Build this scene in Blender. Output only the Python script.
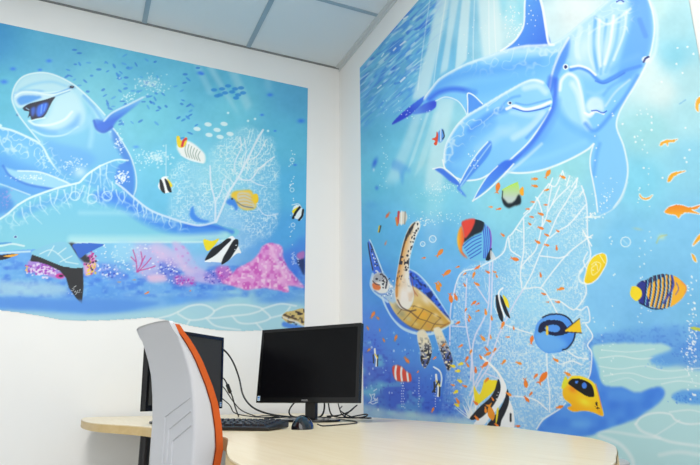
import bpy, bmesh, math, random
import numpy as np
from mathutils import Vector, Matrix

for o in list(bpy.data.objects): bpy.data.objects.remove(o, do_unlink=True)
S = bpy.context.scene; COL = S.collection
PI = math.pi

# ---------------------------------------------------------------- camera
cam = bpy.data.objects.new('camera', bpy.data.cameras.new('camera')); COL.objects.link(cam)
cam.data.sensor_width = 36; cam.data.lens = 593.03/700*36; cam.data.clip_start = .02
yaw, pitch, roll = .4228, .268, -.0056
f = Vector((math.sin(yaw)*math.cos(pitch), math.cos(yaw)*math.cos(pitch), math.sin(pitch)))
r = Vector((math.cos(yaw), -math.sin(yaw), 0)); u = r.cross(f)
r2 = r*math.cos(roll)+u*math.sin(roll); u2 = -r*math.sin(roll)+u*math.cos(roll)
M4 = Matrix((r2, u2, -f)).transposed().to_4x4(); M4.translation = Vector((-1.3446, -3.144, .84))
cam.matrix_world = M4; S.camera = cam

# ---------------------------------------------------------------- light and exposure
S.view_settings.view_transform = 'Standard'; S.view_settings.look = 'None'
S.view_settings.exposure = -.77; S.view_settings.gamma = 1; S.view_settings.use_curve_mapping = False
wd = bpy.data.worlds.new('world'); S.world = wd; wd.use_nodes = True
wd.node_tree.nodes['Background'].inputs[0].default_value = (.80, .90, 1, 1)
wd.node_tree.nodes['Background'].inputs[1].default_value = 1.0
def area(name, loc, target, sx, sy, power, col):
    l = bpy.data.lights.new(name, 'AREA'); l.shape = 'RECTANGLE'; l.size, l.size_y = sx, sy; l.energy = power; l.color = col
    o = bpy.data.objects.new(name, l); COL.objects.link(o); o.location = loc
    o.rotation_euler = (Vector(target)-Vector(loc)).to_track_quat('-Z', 'Y').to_euler(); return o
area('daylight_rear_window', (-2.0, -6.05, 1.35), (-2.0, 0, 1.0), 3.2, 1.5, 88, (1, .985, .965))
area('daylight_side_window', (-4.35, -3.2, 1.35), (0, -1.4, 1.0), 2.4, 1.5, 26, (1, .985, .965))
for px_, py_, pw in ((-1.55, -1.6, 66), (-2.0, -3.0, 20), (-2.3, -4.7, 36)):
    area('ceiling_panel', (px_, py_, 2.86), (px_, py_, 0), .56, .56, pw, (1, .97, .935))

# ---------------------------------------------------------------- helpers
def lin(c): return tuple(((v/255)/12.92 if v/255 <= .04045 else ((v/255+.055)/1.055)**2.4) for v in c)
def mat(name, rgb, rough=.5, metal=0, bump=0, bscale=200, mix=None, mscale=5, spec=.5, coat=0):
    m = bpy.data.materials.new(name); m.use_nodes = True; n = m.node_tree; b = n.nodes['Principled BSDF']
    b.inputs['Base Color'].default_value = (*lin(rgb), 1); b.inputs['Roughness'].default_value = rough; b.inputs['Metallic'].default_value = metal
    b.inputs['Specular IOR Level'].default_value = spec; b.inputs['Coat Weight'].default_value = coat
    tc = n.nodes.new('ShaderNodeTexCoord')
    if bump:
        t = n.nodes.new('ShaderNodeTexNoise'); t.inputs['Scale'].default_value = bscale; t.inputs['Detail'].default_value = 3; n.links.new(tc.outputs['Object'], t.inputs['Vector'])
        bp = n.nodes.new('ShaderNodeBump'); bp.inputs['Strength'].default_value = bump; bp.inputs['Distance'].default_value = .002
        n.links.new(t.outputs['Fac'], bp.inputs['Height']); n.links.new(bp.outputs['Normal'], b.inputs['Normal'])
    if mix:
        t = n.nodes.new('ShaderNodeTexNoise'); t.inputs['Scale'].default_value = mscale; t.inputs['Detail'].default_value = 4; n.links.new(tc.outputs['Object'], t.inputs['Vector'])
        mx = n.nodes.new('ShaderNodeMix'); mx.data_type = 'RGBA'; mx.inputs['A'].default_value = (*lin(rgb), 1); mx.inputs['B'].default_value = (*lin(mix), 1)
        n.links.new(t.outputs['Fac'], mx.inputs['Factor']); n.links.new(mx.outputs['Result'], b.inputs['Base Color'])
    return m
def wood(name, a, b_, rough):
    m = mat(name, a, rough); n = m.node_tree; b = n.nodes['Principled BSDF']
    tc = n.nodes.new('ShaderNodeTexCoord'); mp = n.nodes.new('ShaderNodeMapping'); mp.inputs['Scale'].default_value = (60, 3.5, 60); mp.inputs['Rotation'].default_value = (0, 0, .3)
    t = n.nodes.new('ShaderNodeTexNoise'); t.inputs['Scale'].default_value = 1; t.inputs['Detail'].default_value = 6; t.inputs['Distortion'].default_value = .6
    n.links.new(tc.outputs['Object'], mp.inputs[0]); n.links.new(mp.outputs[0], t.inputs['Vector'])
    cr = n.nodes.new('ShaderNodeValToRGB'); cr.color_ramp.elements[0].position = .35; cr.color_ramp.elements[1].position = .7
    cr.color_ramp.elements[0].color = (*lin(a), 1); cr.color_ramp.elements[1].color = (*lin(b_), 1)
    n.links.new(t.outputs['Fac'], cr.inputs[0]); n.links.new(cr.outputs[0], b.inputs['Base Color']); return m
def link(name, me, material, parent=None, smooth=False):
    o = bpy.data.objects.new(name, me); COL.objects.link(o)
    if material: me.materials.append(material)
    if smooth:
        for p in me.polygons: p.use_smooth = True
        if hasattr(me, 'set_sharp_from_angle'): me.set_sharp_from_angle(angle=math.radians(40))
    if parent: o.parent = parent
    return o
def obj(name, bm, material, parent=None, smooth=False):
    bmesh.ops.recalc_face_normals(bm, faces=bm.faces[:])
    me = bpy.data.meshes.new(name); bm.to_mesh(me); bm.free(); return link(name, me, material, parent, smooth)
def thing(name, label, cat_, loc=(0, 0, 0), rz=0, group=None):
    o = bpy.data.objects.new(name, None); COL.objects.link(o); o.location = loc; o.rotation_euler = (0, 0, rz); o.empty_display_size = .05
    o['label'] = label; o['category'] = cat_
    if group: o['group'] = group
    return o
def tag(o, label, cat_, group=None):
    o['label'] = label; o['category'] = cat_
    if group: o['group'] = group
    return o
def struct(name, bm, m, smooth=False):
    o = obj(name, bm, m, None, smooth); o['kind'] = 'structure'; return o
def box(bm, x0, x1, y0, y1, z0, z1, bev=0, seg=2, M=None):
    g = bmesh.ops.create_cube(bm, size=1); vs = g['verts']
    for v in vs: v.co = Vector((x0+(v.co.x+.5)*(x1-x0), y0+(v.co.y+.5)*(y1-y0), z0+(v.co.z+.5)*(z1-z0)))
    if bev:
        es = list({e for v in vs for e in v.link_edges}); rs = bmesh.ops.bevel(bm, geom=es, offset=bev, segments=seg, profile=.5, affect='EDGES'); vs = list({v for fc in rs['faces'] for v in fc.verts} | {v for v in vs if v.is_valid})
    if M: bmesh.ops.transform(bm, matrix=M, verts=[v for v in vs if v.is_valid])
    return vs
def tube(bm, pts, rad, seg=10, smooth=True, n=6):
    p = [Vector(q) for q in (cat(pts, False, n) if smooth and len(pts) > 2 else pts)]
    rs = rad if hasattr(rad, '__len__') else [rad]*len(p)
    if len(rs) != len(p): rs = np.interp(np.linspace(0, 1, len(p)), np.linspace(0, 1, len(rs)), rs)
    rings = []; prev = None
    for i, c in enumerate(p):
        d = (p[min(i+1, len(p)-1)]-p[max(i-1, 0)]).normalized()
        a = (prev-d*prev.dot(d)).normalized() if prev and (prev-d*prev.dot(d)).length > 1e-4 else d.orthogonal().normalized(); prev = a; b = d.cross(a)
        rings.append([bm.verts.new(c+(a*math.cos(2*PI*k/seg)+b*math.sin(2*PI*k/seg))*rs[i]) for k in range(seg)])
    for A, B in zip(rings, rings[1:]):
        for k in range(seg): bm.faces.new((A[k], A[(k+1) % seg], B[(k+1) % seg], B[k]))
    bm.faces.new(rings[0][::-1]); bm.faces.new(rings[-1])
def lathe(bm, prof, seg=32, M=None, cap=True):
    rings = [[bm.verts.new((rr*math.cos(2*PI*k/seg), rr*math.sin(2*PI*k/seg), z)) for k in range(seg)] for rr, z in prof]
    for A, B in zip(rings, rings[1:]):
        for k in range(seg): bm.faces.new((A[k], A[(k+1) % seg], B[(k+1) % seg], B[k]))
    if cap: bm.faces.new(rings[0][::-1]); bm.faces.new(rings[-1])
    if M: bmesh.ops.transform(bm, matrix=M, verts=[v for R_ in rings for v in R_])
def prism(bm, pts, z0, z1, bev=0, seg=3):
    lo = [bm.verts.new((x, y, z0)) for x, y in pts]; hi = [bm.verts.new((x, y, z1)) for x, y in pts]; n = len(pts)
    top = bm.faces.new(hi); bm.faces.new(lo[::-1])
    for k in range(n): bm.faces.new((lo[k], lo[(k+1) % n], hi[(k+1) % n], hi[k]))
    if bev: bmesh.ops.bevel(bm, geom=list(top.edges), offset=bev, segments=seg, profile=.5, affect='EDGES')
# ---------------------------------------------------------------- mural painting
# Each mural is a fine grid of paint cells lying on its wall.  The brushes work in the
# image's pixel coordinates; a homography from the camera projection maps wall metres to pixels.
WALL_PX_R = np.array([[-21.227911, 29.1046460, 339.540188], [-113.527475, -165.979590, 563.442724], [-.286038, .086132, 1.]])
WALL_PX_L = np.array([[-221.067633, 29.1046460, 339.540188], [-49.8954980, -165.979590, 563.442724], [-.128698, .086132, 1.]])

def cat(p, closed, n=6):
    p = np.asarray(p, float)
    if len(p) < 3: return p
    q = np.vstack([p[-1:], p, p[:2]]) if closed else np.vstack([2*p[:1]-p[1:2], p, 2*p[-1:]-p[-2:-1]])
    out = []
    m = len(p) if closed else len(p)-1
    for i in range(m):
        a, b, c, d = q[i:i+4]
        for t in np.linspace(0, 1, n, endpoint=False):
            out.append(.5*((2*b)+(-a+c)*t+(2*a-5*b+4*c-d)*t*t+(-a+3*b-3*c+d)*t**3))
    if not closed: out.append(p[-1])
    return np.array(out)

def box1(a, r, ax):
    if r < 1: return a
    a = np.moveaxis(a, ax, 0)
    p = np.concatenate([np.repeat(a[:1], r+1, 0), a, np.repeat(a[-1:], r, 0)])
    c = np.cumsum(p, 0)
    return np.moveaxis((c[2*r+1:]-c[:-2*r-1])/(2*r+1), 0, ax)

def blur(a, r):
    r = int(round(r))
    for _ in range(2):
        a = box1(box1(a, r, 0), r, 1)
    return a

class Mural:
    def __init__(s, H, u0, u1, z0, z1, cell, seed):
        s.H = H; s.Hi = np.linalg.inv(H); s.u0, s.z0, s.c = u0, z0, cell
        s.nu = int(round((u1-u0)/cell))+1; s.nz = int(round((z1-z0)/cell))+1
        u, z = np.meshgrid(u0+np.arange(s.nu)*cell, z0+np.arange(s.nz)*cell)
        s.U, s.Z = u, z
        w = H[2, 0]*u+H[2, 1]*z+1
        s.X = (H[0, 0]*u+H[0, 1]*z+H[0, 2])/w
        s.Y = (H[1, 0]*u+H[1, 1]*z+H[1, 2])/w
        s.img = np.ones((s.nz, s.nu, 3)); s.rng = np.random.RandomState(seed)
    def cells(s, p):
        p = np.asarray(p, float)
        q = np.c_[p, np.ones(len(p))]@s.Hi.T
        return np.c_[(q[:, 0]/q[:, 2]-s.u0)/s.c, (q[:, 1]/q[:, 2]-s.z0)/s.c]
    def sl(s, q, pad):
        x0 = int(max(0, math.floor(q[:, 0].min()-pad))); x1 = int(min(s.nu, math.ceil(q[:, 0].max()+pad)+1))
        y0 = int(max(0, math.floor(q[:, 1].min()-pad))); y1 = int(min(s.nz, math.ceil(q[:, 1].max()+pad)+1))
        if x1-x0 < 2 or y1-y0 < 2: return None
        return slice(y0, y1), slice(x0, x1)
    def put(s, sl, m, col, clip=None):
        if clip is not None: m = m*clip[sl]
        s.img[sl] += (np.array(col, float)-s.img[sl])*m[..., None]
    def mask(s, pts, soft=.5, smooth=True):
        p = cat(pts, True) if smooth else np.asarray(pts, float)
        q = s.cells(p)
        c = s.cells([p.mean(0), p.mean(0)+[1, 0], p.mean(0)+[0, 1]])
        sc = .5*(np.hypot(*(c[1]-c[0]))+np.hypot(*(c[2]-c[0])))
        r = soft*sc*.6
        sl = s.sl(q, 2+3*r)
        if sl is None: return None, None
        y0, x0 = sl[0].start, sl[1].start
        m = np.zeros((sl[0].stop-y0, sl[1].stop-x0)); xs = np.arange(m.shape[1])
        for a, b in zip(q, np.roll(q, -1, 0)):
            if a[1] == b[1]: continue
            lo, hi, sg = (a, b, 1) if a[1] < b[1] else (b, a, -1)
            r0 = max(0, math.ceil(lo[1]-y0)); r1 = min(m.shape[0], math.ceil(hi[1]-y0))
            if r1 <= r0: continue
            ys = np.arange(r0, r1)+y0
            xc = lo[0]+(ys-lo[1])/(hi[1]-lo[1])*(hi[0]-lo[0])-x0
            m[r0:r1] += sg*np.clip(xs[None]-xc[:, None]+.5, 0, 1)
        m = np.clip(np.abs(m), 0, 1)
        return sl, (blur(m, max(r, 0)) if r >= .5 else m)
    def full(s, pts, soft=.5, smooth=True):
        sl, m = s.mask(pts, soft, smooth); f = np.zeros(s.X.shape)
        if sl: f[sl] = m
        return f
    def shape(s, pts, col, soft=.4, a=1, clip=None, smooth=True, g=None):
        sl, m = s.mask(pts, soft, smooth)
        if sl is None: return
        if g:                                   # pigment blend from col to g[0] along p0 -> p1
            c2, p0, p1 = g; d = np.array(p1, float)-p0
            t = np.clip(((s.X[sl]-p0[0])*d[0]+(s.Y[sl]-p0[1])*d[1])/(d@d), 0, 1)[..., None]
            col = np.array(col, float)*(1-t)+np.array(c2, float)*t
        s.put(sl, m*a, col, clip)
    def line(s, pts, w, col, a=1, soft=.5, clip=None, smooth=True, taper=None):
        p = cat(pts, False) if smooth else np.asarray(pts, float)
        n = len(p); ws = np.linspace(w, w if taper is None else taper, n)
        q = s.cells(p); c = s.cells([p[n//2], p[n//2]+[1, 0], p[n//2]+[0, 1]])
        sc = max(np.hypot(*(c[1]-c[0])), np.hypot(*(c[2]-c[0])))
        allsl = s.sl(q, sc*(w+soft+1)+1)
        if allsl is None: return
        X, Y = s.X[allsl], s.Y[allsl]; m = np.zeros(X.shape)
        oy, ox = allsl[0].start, allsl[1].start
        for i in range(n-1):
            k = s.sl(q[i:i+2], sc*(w+soft+1)+1)
            if k is None: continue
            k = (slice(k[0].start-oy, k[0].stop-oy), slice(k[1].start-ox, k[1].stop-ox))
            x, y = X[k], Y[k]; d = p[i+1]-p[i]; L = d@d+1e-9
            t = np.clip(((x-p[i, 0])*d[0]+(y-p[i, 1])*d[1])/L, 0, 1)
            dist = np.hypot(x-p[i, 0]-t*d[0], y-p[i, 1]-t*d[1])
            hw = ws[i]/2
            if hw < .3: al, hw = hw/.3, .3
            else: al = 1
            m[k] = np.maximum(m[k], al*np.clip((hw-dist)/max(soft, .25)+.5, 0, 1))
        s.put(allsl, m*a, col, clip)
    def blob(s, cx, cy, rx, ry, col, a=1, ang=0, clip=None, hard=1.):
        q = s.cells([(cx+dx*1.5*max(rx, ry), cy+dy*1.5*max(rx, ry)) for dx in (-1, 0, 1) for dy in (-1, 0, 1)])
        sl = s.sl(q, 2)
        if sl is None: return
        t = math.radians(ang); x = s.X[sl]-cx; y = s.Y[sl]-cy
        d = ((x*math.cos(t)+y*math.sin(t))/rx)**2+((-x*math.sin(t)+y*math.cos(t))/ry)**2
        m = np.clip((1-d)*hard, 0, 1) if hard > 1 else np.exp(-2*d)*np.clip(2.1-d, 0, 1)
        s.put(sl, m*a, col, clip)
    def noise(s, sx, sy, seed, ang=0):
        r = np.random.RandomState(seed).rand(128, 128); t = math.radians(ang)
        x = (s.X*math.cos(t)+s.Y*math.sin(t))/sx+1000; y = (-s.X*math.sin(t)+s.Y*math.cos(t))/sy+1000
        i, j = np.floor(x).astype(int), np.floor(y).astype(int); fx, fy = x-i, y-j
        fx = fx*fx*(3-2*fx); fy = fy*fy*(3-2*fy)
        g = lambda a, b: r[a % 128, b % 128]
        return (g(i, j)*(1-fx)+g(i+1, j)*fx)*(1-fy)+(g(i, j+1)*(1-fx)+g(i+1, j+1)*fx)*fy
    def web(s, m, sx, sy, seed, ang, col, a, w=9):
        # net of bright sun ripples painted on the animals' backs
        n = s.noise(sx, sy, seed, ang); n2 = s.noise(sx*.55, sy*.55, seed+1, ang+25)
        s.wash(m*a*np.clip(1-np.abs(n+.25*n2-.62)*w, 0, 1), col)
    def wash(s, m, col): s.img += (np.array(col, float)-s.img)*np.clip(m, 0, 1)[..., None]
    def ground(s, pts, p=3.2):
        num = np.zeros(s.img.shape); den = np.zeros(s.X.shape)
        for x, y, c in pts:
            w = 1/((s.X-x)**2+(s.Y-y)**2+60)**(p/2); den += w; num += w[..., None]*np.array(c, float)
        s.img = num/den[..., None]
    def dots(s, pts, r, col, a=.9):
        for x, y in pts: s.blob(x, y, r, r, col, a, hard=2)
    def spray(s, cx, cy, rx, ry, n, r, col, a=.8):
        for _ in range(n):
            x, y = s.rng.normal(size=2)*.5; k = s.rng.uniform(.5, 1.1)*r
            s.blob(cx+x*rx, cy+y*ry, k, k, col, a, hard=2)
    def fish(s, x, y, L, ang, col, fat=.32, a=1, tail=True, col2=None):
        t = math.radians(ang); c, k = math.cos(t), math.sin(t)
        f = lambda u, v: (x+L*(u*c-v*k), y+L*(u*k+v*c))
        s.shape([f(.5, 0), f(.2, -fat*.55), f(-.2, -fat*.35), f(-.3, 0), f(-.2, fat*.35), f(.2, fat*.55)], col, .3, a)
        if tail: s.shape([f(-.22, 0), f(-.52, -fat*.6), f(-.42, 0), f(-.52, fat*.6)], col2 or col, .3, a, smooth=False)

W = (246, 250, 250)

def paint_right():
    m = Mural(WALL_PX_R, .3134, 2.301, .60, 2.7116, .0024, 5)
    R = m.rng
    m.ground([(370, 90, (85, 165, 210)), (365, 130, (95, 180, 215)), (370, 180, (98, 190, 218)), (400, 150, (112, 196, 224)), (400, 100, (105, 182, 222)),
        (440, 60, (110, 185, 222)), (470, 20, (140, 200, 226)), (500, 25, (190, 224, 230)), (515, 15, (140, 215, 232)), (540, 20, (215, 236, 238)), (575, 10, (226, 238, 238)),
        (655, 10, (192, 230, 230)), (672, 25, (165, 218, 228)), (675, 55, (130, 205, 226)), (662, 90, (215, 236, 236)), (645, 70, (215, 236, 236)), (690, 80, (175, 222, 230)), (690, 115, (170, 222, 232)),
        (650, 130, (160, 220, 228)), (690, 160, (140, 208, 232)), (640, 180, (128, 208, 234)), (620, 240, (128, 200, 240)), (690, 230, (130, 200, 240)), (690, 290, (122, 192, 236)),
        (640, 320, (122, 190, 238)), (600, 310, (128, 196, 242)), (370, 230, (88, 178, 222)), (430, 200, (128, 208, 228)), (400, 240, (95, 180, 228)), (430, 240, (108, 184, 234)), (370, 280, (70, 150, 225)),
        (450, 290, (105, 178, 238)), (440, 340, (75, 155, 230)), (400, 345, (65, 135, 225)), (372, 335, (70, 130, 225)), (370, 375, (70, 115, 215)), (400, 395, (50, 100, 215)), (368, 400, (85, 160, 215)),
        (440, 395, (55, 120, 225)), (480, 400, (120, 188, 242)), (520, 380, (128, 190, 242)), (500, 200, (138, 210, 228)), (560, 170, (150, 216, 226)), (592, 220, (140, 205, 236)), (540, 300, (140, 206, 242)),
        (700, 380, (150, 212, 226)), (450, 130, (150, 212, 226)), (430, 160, (150, 212, 224))])
    n1 = m.noise(9, 9, 1); n2 = m.noise(3, 3, 2); n3 = m.noise(30, 22, 3)
    m.img += ((n1-.5)*6+(n2-.5)*4+(n3-.5)*9)[..., None]
    # rippled water surface
    surf = m.full([(300, 140), (430, -30), (447, -30), (440, 10), (428, 45), (416, 85), (400, 110), (375, 120), (350, 135)], 5)
    m.wash(surf*.3*n1, (60, 140, 215))
    for sx, sy, ang, k0, c, al in ((13, 2.2, -42, 1.9, (44, 108, 214), .6), (11, 2.0, -48, 2.0, (66, 138, 224), .6), (9, 1.6, -40, 1.9, (190, 226, 238), .75), (15, 2.6, -52, 1.7, (110, 192, 228), .7)):
        nn = m.noise(sx, sy, int(sx*7+sy*3), ang); m.wash(surf*np.clip(nn*4.4-k0-.7, 0, 1)*al*np.clip((150-m.Y)/70, .25, 1), c)
    for k in range(170):
        x = R.uniform(360, 452); y = R.uniform(-6, 128)
        if x+y*.55 > 455 or (y > 92 and R.rand() < .5): continue
        L = R.uniform(5, 17); sl = -R.uniform(.62, 1.15)*(1.0 if y < 60 else .8)
        c = [(30, 95, 210), (55, 125, 222), (120, 195, 225), (40, 110, 215), (205, 232, 238), (90, 170, 222)][R.randint(6)]
        w = R.uniform(.8, 2.6); j = R.uniform(-1.6, 1.6)
        m.line([(x, y), (x+L*.5, y+sl*L*.5+j), (x+L, y+sl*L)], w, c, .45*(1 if y < 95 else .5), 1, taper=.3)
    for k in range(12):
        x = R.uniform(362, 435); y = R.uniform(5, 100)
        if x+y*.5 > 445: continue
        m.line([(x, y), (x+R.uniform(2, 5), y-R.uniform(2, 5))], R.uniform(.8, 2), W, .75, .6, taper=.3)
    # light shafts painted under the surface
    for p, a, sf in [([(438, -6), (451, -6), (440, 45), (427, 100), (412, 100), (427, 50)], .66, 3), ([(452, -6), (460, -6), (452, 40), (448, 70), (440, 75), (447, 35)], .6, 1.6),
              ([(463, -6), (471, -6), (467, 60), (455, 72), (458, 40)], .7, 1.5), ([(478, -6), (499, -6), (503, 40), (500, 60), (484, 62), (480, 30)], .72, 2.5), ([(508, -6), (516, -6), (524, 40), (512, 52), (500, 55)], .3, 3),
              ([(415, 112), (424, 108), (412, 150), (398, 182), (384, 184), (400, 150)], .42, 4), ([(427, 112), (430, 112), (414, 160), (407, 172), (411, 158)], .4, 1), ([(434, 112), (440, 112), (424, 165), (414, 178)], .3, 2),
              ([(438, 96), (456, 96), (448, 135), (442, 190), (424, 190), (432, 140)], .5, 5), ([(430, 180), (445, 180), (440, 240), (428, 260), (424, 230)], .16, 6)]:
        m.shape(p, (222, 240, 240), sf, a, smooth=False)
    for x0, x1 in ((431, 418), (447, 433), (475, 474), (489, 492), (494, 500)):
        m.line([(x0, -6), ((x0+x1)/2-1, 45), (x1, 90)], 1, W, .45, 1)
    m.spray(512, 20, 14, 22, 40, .9, W); m.spray(475, 35, 12, 30, 18, .6, W)
    for k in range(26):
        x = 388-R.rand()*8; y = R.uniform(100, 190); m.blob(x, y, .7, .7, W, .5, hard=2)
    m.blob(375, 163, 3, 7, (35, 100, 215), .9, 20); m.blob(374, 170, 1.6, 2.5, (200, 225, 240), .8)
    m.blob(377, 188, 2.5, 3, (40, 110, 215), .7); m.blob(372, 205, 8, 5, (60, 140, 215), .3)
    m.shape([(394, 160), (404, 164), (412, 172), (405, 172), (403, 185), (399, 172), (392, 168)], (60, 140, 222), 2, .45)
    # sea bed on the right
    band = m.full([(588, 338), (620, 332), (650, 328), (680, 326), (760, 322), (760, 350), (700, 352), (640, 346), (588, 350)], 5)
    m.wash(band*(.45+.5*n1), (92, 152, 228)); m.wash(band*np.clip(m.noise(2, 2, 51)*3-1.8, 0, 1)*.5, (66, 120, 215))
    sand = [(593, 347), (600, 344), (625, 343), (655, 343.5), (664, 344), (672, 350), (655, 356), (652, 362), (668, 366), (690, 362), (760, 360), (760, 500), (540, 500), (555, 434), (592, 432), (620, 420), (600, 395), (600, 370), (594, 355)]
    m.shape(sand, (172, 218, 222), 1.2, g=((184, 222, 224), (600, 345), (680, 460)))
    sm = m.full(sand, 1)
    m.shape([(650, 360), (668, 352), (690, 342), (760, 332), (760, 372), (700, 370), (680, 366), (662, 366)], (84, 146, 226), 3, .75); m.spray(690, 355, 18, 12, 60, .9, (60, 110, 215), .5); m.spray(660, 364, 10, 4, 40, .9, (120, 180, 230), .7)
    rock = [(590, 350), (595, 362), (600, 378), (606, 386), (622, 387), (634, 392), (642, 392), (652, 388.5), (662, 387.5), (665, 393), (660, 402), (648, 411), (635, 419), (618, 425), (600, 431), (592, 435), (575, 437), (556, 434), (540, 431), (538, 426), (548, 418), (558, 409), (572, 402), (586, 385), (590, 370)]
    m.shape(rock, (84, 150, 234), 1.6); rm = m.full(rock, 1.2); m.wash(rm*np.clip(n1*1.8-.5, 0, 1)*.6, (60, 122, 226)); m.blob(651, 396, 12, 8, (62, 126, 226), .7, -20, clip=rm); m.blob(580, 424, 16, 6, (110, 176, 240), .6, clip=rm); m.blob(615, 405, 14, 8, (58, 118, 222), .5, clip=rm)
    m.shape([(672, 396), (680, 391), (692, 390), (760, 392), (760, 408), (692, 404), (678, 402)], (92, 160, 232), 2, .9); m.spray(684, 397, 12, 6, 50, .9, (60, 126, 222), .6)
    for p, w, a in [([(636, 424), (642, 417), (655, 413), (670, 414), (676, 420), (688, 424), (705, 423)], 2, .75), ([(636, 424), (642, 431), (655, 436), (672, 442), (700, 446)], 3, .6), ([(592, 431), (615, 432), (640, 436), (660, 438)], 3, .5), ([(600, 436), (620, 444), (632, 458), (634, 470)], 4, .6), ([(655, 436), (668, 428), (680, 420)], 1.4, .6), ([(660, 455), (680, 452), (705, 456)], 4, .5),
                    ([(600, 358), (620, 356), (640, 359), (660, 357)], 1.2, .7), ([(598, 366), (620, 369), (645, 366), (668, 371), (700, 368)], 1.2, .6), ([(604, 376), (630, 373), (655, 379), (690, 376)], 1.2, .6), ([(602, 350), (630, 352), (655, 349)], 1.1, .6), ([(662, 384), (680, 381), (702, 384)], 1.4, .6), ([(670, 412), (690, 410), (704, 413)], 1.6, .6), ([(610, 382), (628, 378), (640, 383)], 1, .5)]:
        m.line(p, w, (232, 240, 240), a, w*.7, clip=np.clip(sm-rm, 0, 1))
    # sea fan
    fan = [(477, 263), (500, 255), (509, 237), (524, 217), (534, 205), (540, 195), (549, 184), (563, 171), (570, 176), (578, 178), (584, 190), (587, 204), (588, 236), (592, 245), (591, 256),
           (583, 268), (579, 275), (586, 284), (588, 295), (583, 306), (590, 312), (587, 322), (593, 336), (588, 346), (592, 354), (591, 370), (586, 385), (570, 400), (552, 414), (543, 420), (537, 432), (505, 436), (440, 436), (440, 420), (452, 330), (457, 280), (463, 269)]
    fm = m.full(fan, 1, False)
    m.wash(fm*.16, (215, 238, 250))
    lace = np.abs(m.noise(1.9, 1.9, 11)-.5); lace2 = np.abs(m.noise(2.6, 2.6, 12)-.5); patch = np.clip(m.noise(22, 26, 14)*1.8-.35, 0, 1)
    m.wash(fm*(.25+.6*patch)*np.clip(1-lace*9, 0, 1)*.75, W); m.wash(fm*(.3+.5*patch)*np.clip(1-lace2*11, 0, 1)*.6, (232, 244, 252))
    low = m.full([(455, 330), (600, 300), (600, 440), (440, 440)], 12, False)
    m.wash(fm*low*np.clip(m.noise(1.5, 1.5, 16)*3.4-1.9, 0, 1)*.42, W)
    BR = (238, 244, 252); LI = (222, 222, 246)
    for p in [[(549, 184), (537, 200), (531, 210), (524, 217), (513, 233), (508, 238), (505, 250), (500, 256), (490, 262), (477, 268), (463, 272), (457, 282), (453, 300)],
              [(538, 198), (543, 216), (541, 232), (536, 250), (527, 260), (521, 270), (522, 288)], [(570, 186), (556, 200), (548, 212)], [(576, 186), (566, 203), (558, 216), (550, 234), (541, 252), (532, 274), (524, 289)],
              [(552, 186), (549, 203), (547, 216), (543, 226)], [(586, 205), (570, 224), (560, 230), (550, 238)], [(582, 186), (587, 204), (588, 236), (591, 254), (588, 262), (580, 272)], [(524, 219), (524, 250), (521, 268)],
              [(593, 235), (580, 244), (566, 256), (549, 277), (541, 288)], [(541, 256), (550, 257), (560, 258), (568, 255)], [(509, 238), (511, 250), (521, 257)], [(524, 289), (541, 288), (550, 299), (557, 312), (560, 318)],
              [(550, 299), (560, 301), (570, 308), (576, 309), (586, 295), (586, 283)], [(577, 309), (582, 310), (588, 307), (590, 321), (583, 323)], [(586, 324), (593, 336), (588, 345), (592, 353), (591, 371), (588, 380)],
              [(506, 325), (520, 330), (533, 334)], [(547, 354), (548, 376), (550, 394), (550, 412)], [(568, 351), (577, 357), (588, 359)], [(553, 355), (560, 364), (572, 361), (582, 365)], [(566, 403), (560, 409), (552, 414), (543, 420), (537, 429)],
              [(515, 396), (524, 397), (536, 400), (548, 410)], [(588, 252), (584, 262), (590, 275), (585, 283)], [(560, 186), (552, 205)], [(563, 171), (556, 186), (549, 184)], [(578, 178), (572, 187)]]:
        m.line(p, 1.25, BR, .95, .6)
    for p in [[(563, 171), (566, 180)], [(570, 176), (567, 186)], [(578, 178), (576, 188)], [(584, 190), (580, 196)], [(532, 207), (524, 214)], [(536, 197), (540, 203)], [(553, 178), (549, 188)], [(516, 229), (522, 232)], [(592, 238), (585, 236)], [(583, 230), (592, 246)]]:
        m.line(p, 1.2, W, .9, .5)
    for p in [[(524, 289), (515, 303), (508, 317), (500, 333), (495, 347), (488, 368), (477, 386), (470, 412)], [(467, 279), (466, 319), (470, 345), (473, 365), (474, 388)], [(490, 263), (489, 303), (484, 319), (474, 341), (471, 380)],
              [(493, 262), (491, 321), (488, 345)], [(456, 285), (451, 309), (450, 345)], [(452, 326), (466, 327)], [(488, 303), (476, 285)], [(500, 347), (484, 367), (470, 395)], [(485, 373), (500, 379)], [(515, 396), (500, 397)]]:
        m.line(p, 1.3, LI, .9, .7, taper=1.7)
    for k in range(40):
        x = R.uniform(480, 586); y = R.uniform(200, 400); t = R.uniform(-2.4, -.4); L = R.uniform(5, 14)
        m.line([(x, y), (x+L*.5*math.cos(t)+R.uniform(-2, 2), y+L*.5*math.sin(t)), (x+L*math.cos(t), y+L*math.sin(t))], .7, W, .55, .5, clip=fm)
    # reef tone bottom left
    reef = m.full([(355, 345), (372, 335), (384, 350), (400, 372), (430, 385), (455, 400), (470, 412), (470, 425), (350, 418)], 9)
    m.wash(reef*(.35+.65*n1)*.8, (45, 90, 210)); m.wash(reef*np.clip(m.noise(10, 7, 21)*2.6-1.5, 0, 1)*.75, (105, 190, 222)); m.wash(reef*np.clip(m.noise(3, 2.5, 22)*3-1.9, 0, 1)*.6, (30, 60, 190))
    foot = m.full([(350, 405), (372, 406), (392, 410), (420, 412), (445, 416), (470, 418), (475, 440), (350, 440)], 2.5)
    m.wash(foot*(.5+.4*n1), (190, 222, 226)); m.blob(372, 388, 7, 9, (100, 190, 215), .6)
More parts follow.
